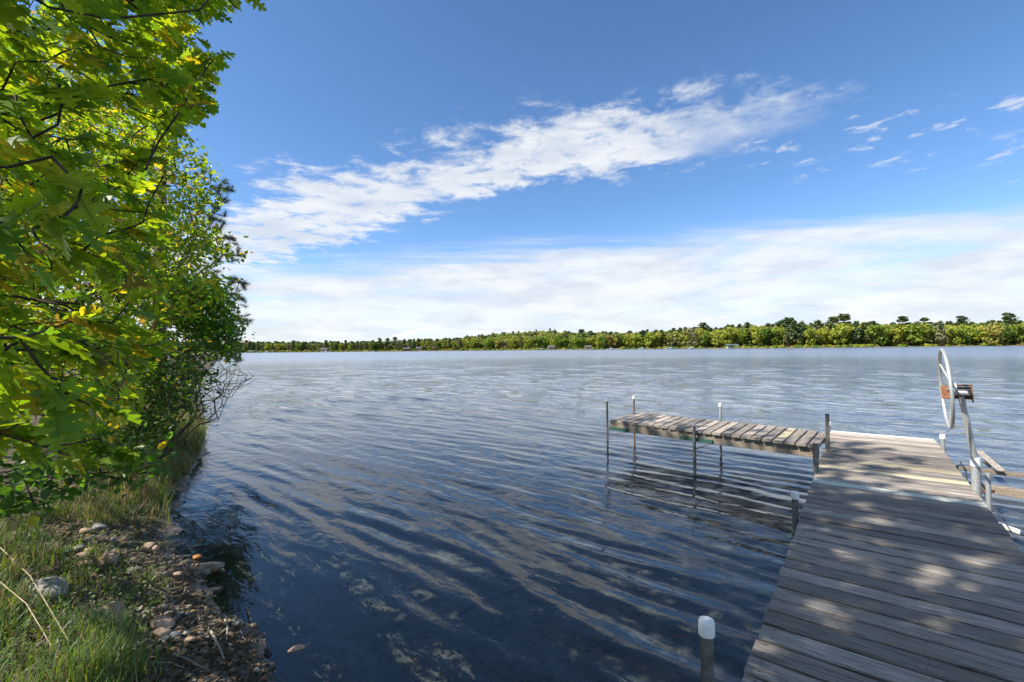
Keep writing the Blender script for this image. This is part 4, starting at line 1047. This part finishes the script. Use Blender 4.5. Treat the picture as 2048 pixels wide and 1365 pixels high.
addg(3200, [(-200, 1190), (60, 1215), (140, 1225), (190, 1270), (260, 1310), (250, 1400), (290, 1500), (-200, 1500)], 20, .07, .07, .24, .26)
addg(1700, [(-200, 1120), (90, 1130), (60, 1190), (40, 1280), (-200, 1290)], 20, .06, .10, .32, .45)
addg(650, [(180, 1265), (285, 1255), (300, 1330), (240, 1400), (160, 1365)], 30, .05, .12, .30, .15, .0065, .8)
addg(1300, [(-100, 1000), (120, 1030), (110, 1110), (60, 1150), (-100, 1150)], 18, .06, .08, .26, .35)
addg(1400, [(100, 990), (300, 985), (320, 1010), (200, 1040), (110, 1040)], 18, .07, .08, .24, .5)
addg(800, [(120, 1070), (320, 1120), (330, 1180), (200, 1200), (110, 1190)], 16, .03, .05, .16, .4)
addg(3800, [(200, 940), (330, 890), (400, 880), (404, 905), (355, 960), (315, 990), (200, 985)], 22, .09, .12, .42, .55, .008)
addg(5000, [(270, 860), (340, 820), (395, 822), (408, 852), (408, 885), (330, 905), (250, 900)], 24, .14, .25, .62, .45, .011)
addg(2200, [(330, 800), (390, 800), (402, 818), (395, 835), (320, 835)], 20, .2, .2, .5, .9, .012)
addg(60, [(318, 975), (335, 960), (352, 1000), (340, 1030)], 6, .02, .15, .4, .3, .009, .7)
for poly_, n_ in (([(-100, 1000), (330, 985), (330, 1180), (260, 1365), (-100, 1400)], 2600),):
    cp, cd = on_bank(n_, poly_); cp = cp[cd > .25]; k = len(cp); cp[:, 2] += rng.uniform(.01, .09, k)
    d = unit(np.stack([rng.normal(0, 1, k), rng.normal(0, 1, k), rng.normal(.2, .3, k)], 1))
    gp.append(scatter(tE, rotmats(d, np.array([0, 0, 1.0]) + rng.normal(0, .4, (k, 3))), cp, rng.uniform(.012, .038, k), gcols(k, .12)))
link('grass', joinmesh('grass', gp), M['grass'], None, 'stuff', 'green and straw coloured grass growing along the bank', 'grass')
# fallen sticks and dry stems
def stick(pts, r, matl, name, label, catg, group=None, lift_=0.015):
    P_ = [ground_at(a, b) + np.array([0, 0, lift_ + e]) for a, b, e in pts]
    c_ = np.mean(P_, 0); o = link(name, MB().tube([p - c_ for p in P_], [r, r * .9, r * .75, r * .5][:len(P_)] if len(P_) <= 4 else r, 7).mesh(name, True), M[matl], None, None, label, catg, group); o.location = c_; return o
stick([(421, 1269, .01), (430, 1290, .03), (447, 1323, .01)], .008, 'driftwood', 'stick', 'bleached forked driftwood stick lying on the leaf litter', 'stick')
stick([(450, 1249, .02), (455, 1268, .04), (453, 1287, .01)], .006, 'driftwood', 'stick', 'short bent grey stick right of the driftwood', 'stick')
stick([(306, 1333, .01), (340, 1338, .02), (370, 1345, .01)], .004, 'driftwood', 'stick', 'thin pale twig near the bottom edge beside the grass', 'stick')
stick([(347, 1318, .01), (380, 1335, .03), (420, 1352, .01)], .004, 'driftwood', 'stick', 'thin curved twig below the paired cobbles', 'stick')
stick([(490, 1214, .0), (495, 1230, .03), (503, 1250, .01)], .005, 'twig', 'stick', 'dark twig poking out where mud meets the water', 'stick')
stick([(330, 1108, .01), (346, 1098, .03), (361, 1089, .02)], .005, 'twig', 'stick', 'dark twig on the mud beside the tan stones', 'stick')
stick([(300, 940, .02), (345, 952, .08), (384, 925, .05)], .010, 'driftwood', 'stick', 'pale branch on the dark bank below the grassy point', 'stick')
stick([(335, 955, .02), (372, 958, .06), (380, 948, .05)], .008, 'twig', 'stick', 'dark fallen branch by the water under the bare shrub', 'stick')
stick([(0, 1180, .30), (60, 1235, .26), (137, 1307, .06)], .0030, 'straw', 'dry_stem', 'longest dry straw stem slanting across the grass', 'stem')
stick([(0, 1236, .22), (52, 1270, .18), (105, 1318, .05)], .0030, 'straw', 'dry_stem', 'second dry stem below the longest one at the left edge', 'stem')
stick([(160, 1330, .05), (195, 1305, .14), (232, 1288, .12)], .0025, 'straw', 'dry_stem', 'dry stem rising to the right by the bright grass tuft', 'stem')
sb = [at(a, b, -.30) for a, b in ((913, 1278), (950, 1248), (990, 1225), (1068, 1188))]
for p in sb: p[2] = float(terrain(p[:1], p[1:2])[0]) + .02
c_ = np.mean(sb, 0); o = link('stick', MB().tube([p - c_ for p in sb], [.012, .011, .009, .006], 7).mesh('stick', True), M['twig'], None, None, 'long dark branch lying under the water on the lake bed', 'stick'); o.location = c_

# ------------------------------------------------------------------ far shore
def crown_mesh(name, seed, kind_='broad', nq=800):
    r = np.random.default_rng(seed); V = []; 
    if kind_ == 'broad':
        lobes = [(np.array([r.normal(0, .20), r.normal(0, .20), r.uniform(.18, .86)]), r.uniform(.09, .20)) for _ in range(20)]
        lobes += [(np.array([0, 0, .62]), .30)]
        c_, s_ = zip(*lobes); c_ = np.array(c_); s_ = np.array(s_); li = r.integers(0, len(c_), nq); dv = unit(r.normal(0, 1, (nq, 3)))
        p = c_[li] + dv * (s_[li] * r.uniform(.72, 1.05, nq))[:, None] * np.array([1, 1, .82]); nrm = dv + r.normal(0, .5, (nq, 3)); size = r.uniform(.022, .048, nq)
    elif kind_ == 'pine':
        p = []; nrm = []; size = []
        nt = 9
        for t in range(nt):
            z = .28 + .68 * t / (nt - 1) + r.normal(0, .02); rad_ = (.25 * (1 - .68 * (t / (nt - 1)) ** 1.5)) * r.uniform(.7, 1.25)
            for bnum in range(r.integers(5, 8)):
                a = r.uniform(0, 6.28)
                for s_ in range(11):
                    f = ((s_ + r.random()) / 11) ** .8; p.append([math.cos(a) * rad_ * f + r.normal(0, .022), math.sin(a) * rad_ * f + r.normal(0, .022), z + .04 * f + r.normal(0, .020)]); nrm.append([r.normal(0, .6), r.normal(0, .6), 1]); size.append(r.uniform(.026, .05))
        p, nrm, size = np.array(p), np.array(nrm), np.array(size); nq = len(p)
    else:                                                 # low bush
        dv = unit(r.normal(0, 1, (nq, 3))); dv[:, 2] = np.abs(dv[:, 2]); p = dv * r.uniform(.6, 1.0, (nq, 1)) * np.array([.8, .8, .7]) ; nrm = dv + r.normal(0, .5, (nq, 3)); size = r.uniform(.08, .17, nq)
    quad = (np.array([(-1, -.8, 0), (1, -.7, .2), (.8, 1, 0), (-.9, .8, .25)], float), [(0, 1, 2, 3)])
    d = unit(np.cross(nrm, r.normal(0, 1, (nq, 3))))
    v_, s1, l1, _ = scatter(quad, rotmats(d, nrm), p, size, np.ones((nq, 3)))
    return mesh_np(name, v_, s1, l1)
def trunk_mesh(name, h_=.5, r_=.014): return MB().tube([(0, 0, -.05), (.004, 0, h_ * .5), (0, .004, h_)], [r_, r_ * .8, r_ * .4], 6).mesh(name, True)
crB = [crown_mesh('crown', 40 + k) for k in range(6)]; crG = [crown_mesh('crown', 60 + k, nq=380) for k in range(2)]; crP = [crown_mesh('crown', 80 + k, 'pine') for k in range(4)]; crU = [crown_mesh('crown', 95 + k, 'bush', 150) for k in range(2)]
for me in crB + crU: me.materials.append(M['far_leaf'])
for me in crG: me.materials.append(M['far_grey'])
for me in crP: me.materials.append(M['far_pine'])
trB, trP = trunk_mesh('trunk', .6), trunk_mesh('trunk', .92, .012)
for me in (trB, trP): me.materials.append(M['bark'])
rf = np.random.default_rng(5)
LAND = [(400, 'behind the near pine'), (534, 'behind the small white boat at far left'), (600, 'between the far left boat and the pale cabin'), (650, 'beside the pale cabin'), (710, 'right of the pale cabin'),
        (775, 'under the pair of tall pines'), (826, 'beside the red brown cabin'), (890, 'right of the red brown cabin'), (950, 'at the left foot of the low hill'), (1020, 'below the left slope of the low hill'),
        (1092, 'behind the dark covered boat'), (1140, 'right of the pale boathouse'), (1176, 'behind the low grey shed'), (1222, 'behind the moored white boat'), (1285, 'left of the pontoon boat'),
        (1341, 'behind the pontoon boat'), (1405, 'under the lone ragged pine'), (1464, 'behind the green boat canopy'), (1515, 'right of the green boat canopy'), (1570, 'under the leaning skyline pine'),
        (1636, 'under the middle skyline pine'), (1690, 'under the tallest skyline pine'), (1750, 'right of the tallest skyline pine'), (1806, 'under the lone flat topped pine'), (1860, 'beyond the hand wheel'),
        (1925, 'left of the far right skyline pine'), (1985, 'near the right edge of the far shore'), (2045, 'at the right edge of the far shore')]
def zone(px): return min(LAND, key=lambda t: abs(t[0] - px))[1]
far_named = []
def far_tree(px, back, h_, kind_, label=None, group=None, nm=None):
    d = float(np.interp(px, [a for a, _ in FAR], [b for _, b in FAR])) + back; x = (px - CX) / FPX * d
    z = float(terrain(np.array([x]), np.array([d]))[0])
    me, tm, kn = {'b': (crB, trB, 'broadleaf_tree'), 'g': (crG, trB, 'budding_tree'), 'p': (crP, trP, 'far_pine')}[kind_]
    words = {'b': 'fresh green broadleaf tree', 'g': 'greyish budding tree', 'p': 'dark green pine'}[kind_]
    hh0 = h_ / np.interp(px, [850, 1200, 1400], [.74, .88, 1.0]); sz_ = 'tall ' if hh0 > 17.3 else ('low ' if hh0 < 14.6 else '')
    th = thing(nm or kn, (x, d, z), label or f'{sz_}{words} {zone(px)}', 'tree', group or f'{words}s along the far shore')
    if label is None: far_named.append((px, th))
    th.rotation_euler = (0, 0, rf.uniform(0, 6.28)); wv = h_ * rf.uniform(.72, 1.12); th.scale = (wv, wv, h_)
    link('crown', me[rf.integers(0, len(me))], None, th); link('trunk', tm, None, th); return th
px = 350.0; nfront = 0
while px < 2120 and nfront < 235:
    d = float(np.interp(px, [a for a, _ in FAR], [b for _, b in FAR]))
    t = rf.random(); conif = .45 if px < 900 else (.16 if px < 1380 else (.42 if px < 1800 else .12))
    k = 'p' if t < conif else ('g' if t < conif + .10 else 'b')
    hh_ = rf.uniform(13, 18.0) * np.interp(px, [850, 1200, 1400], [.74, .88, 1.0]) * (1.08 if k == 'p' else 1.0) * (1.1 if 1380 < px < 1780 else 1.0)
    far_tree(px, rf.uniform(4, 16), hh_, k); nfront += 1
    px += rf.uniform(3.4, 5.6) * FPX / d * 1.35
def order_labels(lst):
    """look-alikes that ended up with one label are told apart by their order from the left"""
    by = {}
    for px_, o_ in sorted(lst, key=lambda t: t[0]): by.setdefault(o_['label'], []).append(o_)
    ordn = ['leftmost', 'second from left', 'third from left', 'fourth from left', 'fifth from left', 'sixth from left', 'seventh from left', 'eighth from left', 'ninth from left', 'tenth from left', 'eleventh from left', 'twelfth from left']
    for lab, os_ in by.items():
        if len(os_) < 2: continue
        for i_, o_ in enumerate(os_):
            o_['label'] = ('rightmost ' if i_ == len(os_) - 1 else ordn[min(i_, 11)] + ' ') + lab
order_labels(far_named); order_labels(point_rocks)
PINES = [(1408, 60, 26, 'tall dark pine with a ragged crown standing alone above the canopy trees'), (1562, 40, 25, 'leaning dark pine, left of the tallest pair on the skyline'),
         (1578, 40, 27.5, 'tall pine right beside the leaning dark pine on the skyline'), (1636, 30, 24, 'pine on the skyline midway between the two tall groups'),
         (1667, 45, 27, 'broad flat topped pine just left of the tallest skyline pine'), (1688, 40, 29.5, 'tallest pine on the far skyline above the hand wheel side'),
         (1806, 90, 27, 'lone flat topped pine on the skyline right of the tallest one'), (1850, 110, 25, 'small flat pine on the skyline between the lone pine and the clump'),
         (1925, 100, 27, 'pine in the skyline clump left of the far right pine'), (2020, 80, 29, 'broad pine on the skyline at the far right edge'),
         (760, 8, 16.5, 'left of two tall pines standing over the far left shore trees'), (775, 10, 16, 'right of two tall pines standing over the far left shore trees'), (790, 10, 17, 'bushy dark pine right of the pair over the far left shore'),
         (1163, 60, 22, 'dark pine poking over the ridge in the middle of the far shore'), (1180, 60, 20, 'shorter dark pine on the ridge next to the middle one')]
for px, back, h_, lab in PINES: far_tree(px, back, h_ * (.86 if px > 1000 else .95), 'p', lab, 'tall pines on the skyline', 'skyline_pine').scale.xy = (h_ * 1.15, h_ * 1.15)

def instanced(name, pts, scl, rots, meshes, matl, label, catg):
    """one object whose points carry tree crowns (geometry nodes)"""
    me = bpy.data.meshes.new(name); me.from_pydata([tuple(p) for p in pts], [], []); me.update()
    for nm, dt, arr in (('scl', 'FLOAT', scl), ('rotz', 'FLOAT', rots)):
        a = me.attributes.new(nm, dt, 'POINT'); a.data.foreach_set('value', np.asarray(arr, np.float32))
    ob = link(name, me, None, None, 'stuff', label, catg)
    col = bpy.data.collections.new(name + '_kinds')
    srcs = []
    ng = bpy.data.node_groups.new(name, 'GeometryNodeTree')
    ng.interface.new_socket('Geometry', in_out='INPUT', socket_type='NodeSocketGeometry'); ng.interface.new_socket('Geometry', in_out='OUTPUT', socket_type='NodeSocketGeometry')
    gi = ng.nodes.new('NodeGroupInput'); go = ng.nodes.new('NodeGroupOutput')
    join = ng.nodes.new('GeometryNodeJoinGeometry')
    nm = len(meshes)
    for k, ms in enumerate(meshes):
        so_ = bpy.data.objects.new(name + '_source', ms); srcs.append(so_)
        oi = ng.nodes.new('GeometryNodeObjectInfo'); oi.inputs['Object'].default_value = so_
        iop = ng.nodes.new('GeometryNodeInstanceOnPoints')
        idx_ = ng.nodes.new('GeometryNodeInputIndex'); md = ng.nodes.new('ShaderNodeMath'); md.operation = 'MODULO'; md.inputs[1].default_value = nm
        ng.links.new(idx_.outputs[0], md.inputs[0]); cm = ng.nodes.new('FunctionNodeCompare'); cm.data_type = 'FLOAT'; cm.operation = 'EQUAL'; cm.inputs['B'].default_value = float(k); cm.inputs['Epsilon'].default_value = .1
        ng.links.new(md.outputs[0], cm.inputs['A'])
        sa = ng.nodes.new('GeometryNodeInputNamedAttribute'); sa.data_type = 'FLOAT'; sa.inputs['Name'].default_value = 'scl'
        ra_ = ng.nodes.new('GeometryNodeInputNamedAttribute'); ra_.data_type = 'FLOAT'; ra_.inputs['Name'].default_value = 'rotz'
        cx_ = ng.nodes.new('ShaderNodeCombineXYZ'); ng.links.new(ra_.outputs[0], cx_.inputs[2])
        ng.links.new(gi.outputs[0], iop.inputs['Points']); ng.links.new(cm.outputs[0], iop.inputs['Selection']); ng.links.new(oi.outputs['Geometry'], iop.inputs['Instance'])
        ng.links.new(cx_.outputs[0], iop.inputs['Rotation']); ng.links.new(sa.outputs[0], iop.inputs['Scale'])
        ng.links.new(iop.outputs[0], join.inputs[0])
    ng.links.new(join.outputs[0], go.inputs[0])
    md_ = ob.modifiers.new('trees', 'NODES'); md_.node_group = ng; return ob
nF = 4200; pxs = rf.uniform(300, 2250, nF); back = rf.uniform(14, 300, nF) ** 1.0
dd_ = np.interp(pxs, [a for a, _ in FAR], [b for _, b in FAR]) + back; xs = (pxs - CX) / FPX * dd_; zs = terrain(xs, dd_)
tkind = rf.random(nF); pin = tkind < np.where(pxs < 900, .35, .13); gry = (~pin) & (tkind > .86); brd = ~(pin | gry)
for nm, sel, ms, lab in (('broadleaf_wood', brd, crB, 'mass of spring green broadleaf woodland on the far hills'), ('pine_wood', pin, crP, 'dark pines mixed through the far hillside wood'), ('budding_wood', gry, crG, 'greyish budding trees mixed through the far wood')):
    instanced(nm, np.stack([xs, dd_, zs - .3], 1)[sel], rf.uniform(12.5, 17.0, sel.sum()) * np.interp(pxs[sel], [850, 1200, 1400], [.74, .86, 1.0]) * (1.12 if nm == 'pine_wood' else 1), rf.uniform(0, 6.28, sel.sum()), ms, None, lab, 'woodland')
nB_ = 480; pxs = np.where(rf.random(nB_) < .92, rf.uniform(300, 1770, nB_), rf.uniform(1770, 2250, nB_)); back = rf.uniform(.8, 7, nB_); dd_ = np.interp(pxs, [a for a, _ in FAR], [b for _, b in FAR]) + back; xs = (pxs - CX) / FPX * dd_
instanced('shore_bushes', np.stack([xs, dd_, terrain(xs, dd_) - .1], 1), rf.uniform(1.0, 3.2, nB_), rf.uniform(0, 6.28, nB_), crU, None, 'low green bushes lining the far waterline', 'bushes')

# boats, canopy and cabins on the far shore
def fpos(px, off=-3.0):
    d = float(np.interp(px, [a for a, _ in FAR], [b for _, b in FAR])) + off; x = (px - CX) / FPX * d
    return np.array([x, d, max(0.0, float(terrain(np.array([x]), np.array([d]))[0]))])
M['hull'] = m_simple('white_boat_hull', (.75, .75, .74), (.6, .6, .6), .4, 0, 3); M['teal'] = m_simple('teal_canvas', (.10, .22, .20), (.06, .15, .14), .7, 0, 2)
M['redwall'] = m_simple('red_brown_boards', (.25, .09, .05), (.18, .07, .04), .8, 0, 3); M['roofing'] = m_simple('grey_roofing', (.13, .125, .12), (.09, .085, .085), .8, 0, 3); M['greypaint'] = m_simple('grey_boards', (.4, .38, .35), (.3, .29, .27), .8, 0, 3)
M['pane'] = m_simple('dark_window', (.02, .025, .03), (.03, .035, .04), .15, 0, 1)
def boat(px, L, label, wallm='hull', off=-2.5, canopy_=False):
    p = fpos(px, off); p[2] = 0.0; th = thing('boat', tuple(p), label, 'boat')
    mb = MB(); w_ = L * .16; secs = []
    for f, ww, zz in ((-.5, .8, .75), (-.2, 1, .7), (.2, .95, .72), (.42, .55, .85), (.5, .06, .98)):
        secs.append([(f * L, -w_ * ww, zz), (f * L, w_ * ww, zz), (f * L, w_ * ww * .7, -.1), (f * L, -w_ * ww * .7, -.1)])
    vs = [q for s_ in secs for q in s_]; fs = []
    for i in range(4):
        for k in range(4): fs.append((i * 4 + k, i * 4 + (k + 1) % 4, i * 4 + 4 + (k + 1) % 4, i * 4 + 4 + k))
    fs += [(3, 2, 1, 0), (16, 17, 18, 19)]; mb.add(vs, fs); link('hull', mb.mesh('hull'), M[wallm], th)
    link('cabin', MB().box((-.05 * L, 0, 1.0), (.15 * L, 0, 0), (0, w_ * .6, 0), (0, 0, .32)).mesh('cabin'), M['hull'], th)
    link('windscreen', MB().box((.12 * L, 0, 1.2), (.02 * L, 0, 0), (0, w_ * .55, 0), (0, 0, .25)).mesh('windscreen'), M['pane'], th)
    if canopy_:
        link('canopy', MB().box((-.05 * L, 0, 2.2), (.3 * L, 0, 0), (0, w_ * .8, 0), (0, 0, .06)).mesh('canopy'), M['teal'], th)
    return th
boat(534, 7.5, 'small white boat at the far left shore beyond the pine', off=-8)
boat(653, 7.0, 'white boat by the cabin on the far left shore', off=-6)
boat(1082, 7.0, 'dark covered boat below the low hill', 'teal', -5, True)
boat(1222, 7.0, 'white boat moored in the middle of the far shore', off=-5)
boat(1285, 6.5, 'white boat on the shore left of the pontoon boat', off=-4)
boat(1341, 8.5, 'white pontoon boat with canopy left of the green boat canopy', 'hull', -5, True)
boat(1383, 5.0, 'little white boat between the pontoon boat and the green canopy', off=-3)
p = fpos(1464, -6); p[2] = 0; th = thing('boat_canopy', tuple(p), 'long low green and white boat lift canopy on the far shore', 'canopy')
link('roof', MB().box((0, 0, 3.3), (4.6, 0, 0), (0, 1.7, 0), (0, 0, .32)).mesh('roof'), M['teal'], th)
link('valance', MB().box((0, -1.72, 2.85), (4.6, 0, 0), (0, .03, 0), (0, 0, .16)).mesh('valance'), M['hull'], th)
for sx in (-4.3, 4.3):
    for sy in (-1.5, 1.5): link('post', MB().bar((sx, sy, -.8), (sx, sy, 3.0), .14, .14, up=(0, 1, 0)).mesh('post'), M['hull'], th)
boat(1461, 6.0, 'white boat parked under the green boat canopy', off=-6)
def cabin(px, L, Hh, label, wm, off=14):
    L *= .8; Hh *= .9; p = fpos(px, off); th = thing('cabin', tuple(p), label, 'cabin'); Wd = L * .7
    link('wall', MB().box((0, 0, Hh / 2), (L / 2, 0, 0), (0, Wd / 2, 0), (0, 0, Hh / 2)).mesh('wall'), M[wm], th)
    r = MB(); e = .5; z0, z1 = Hh, Hh + L * .26
    r.add([(-L / 2 - e, -Wd / 2 - e, z0 - .15), (L / 2 + e, -Wd / 2 - e, z0 - .15), (L / 2 + e, 0, z1), (-L / 2 - e, 0, z1), (-L / 2 - e, Wd / 2 + e, z0 - .15), (L / 2 + e, Wd / 2 + e, z0 - .15)], [(0, 1, 2, 3), (3, 2, 5, 4), (0, 3, 4), (1, 5, 2), (0, 4, 5, 1)])
    link('roof', r.mesh('roof'), M['roofing'], th)
    for sx in (-.27, .27): link('window', MB().box((sx * L, -Wd / 2 - .03, Hh * .55), (L * .11, 0, 0), (0, .04, 0), (0, 0, Hh * .2)).mesh('window'), M['pane'], th)
    link('door', MB().box((0, -Wd / 2 - .03, Hh * .42), (.5, 0, 0), (0, .04, 0), (0, 0, Hh * .40)).mesh('door'), M['redwall'], th)
cabin(649, 9, 3.2, 'pale cabin in a gap of the far left shore trees', 'greypaint', 5)
cabin(814, 9, 2.8, 'red brown cabin low on the shore left of the hill', 'redwall', 4)
cabin(838, 7, 3.4, 'small grey cabin right of the red brown one', 'greypaint', 6)
cabin(1102, 8, 2.6, 'pale boathouse below the low hill', 'greypaint', 3)
cabin(1176, 7, 2.4, 'low grey shed on the shore right of the boathouse', 'greypaint', 3)
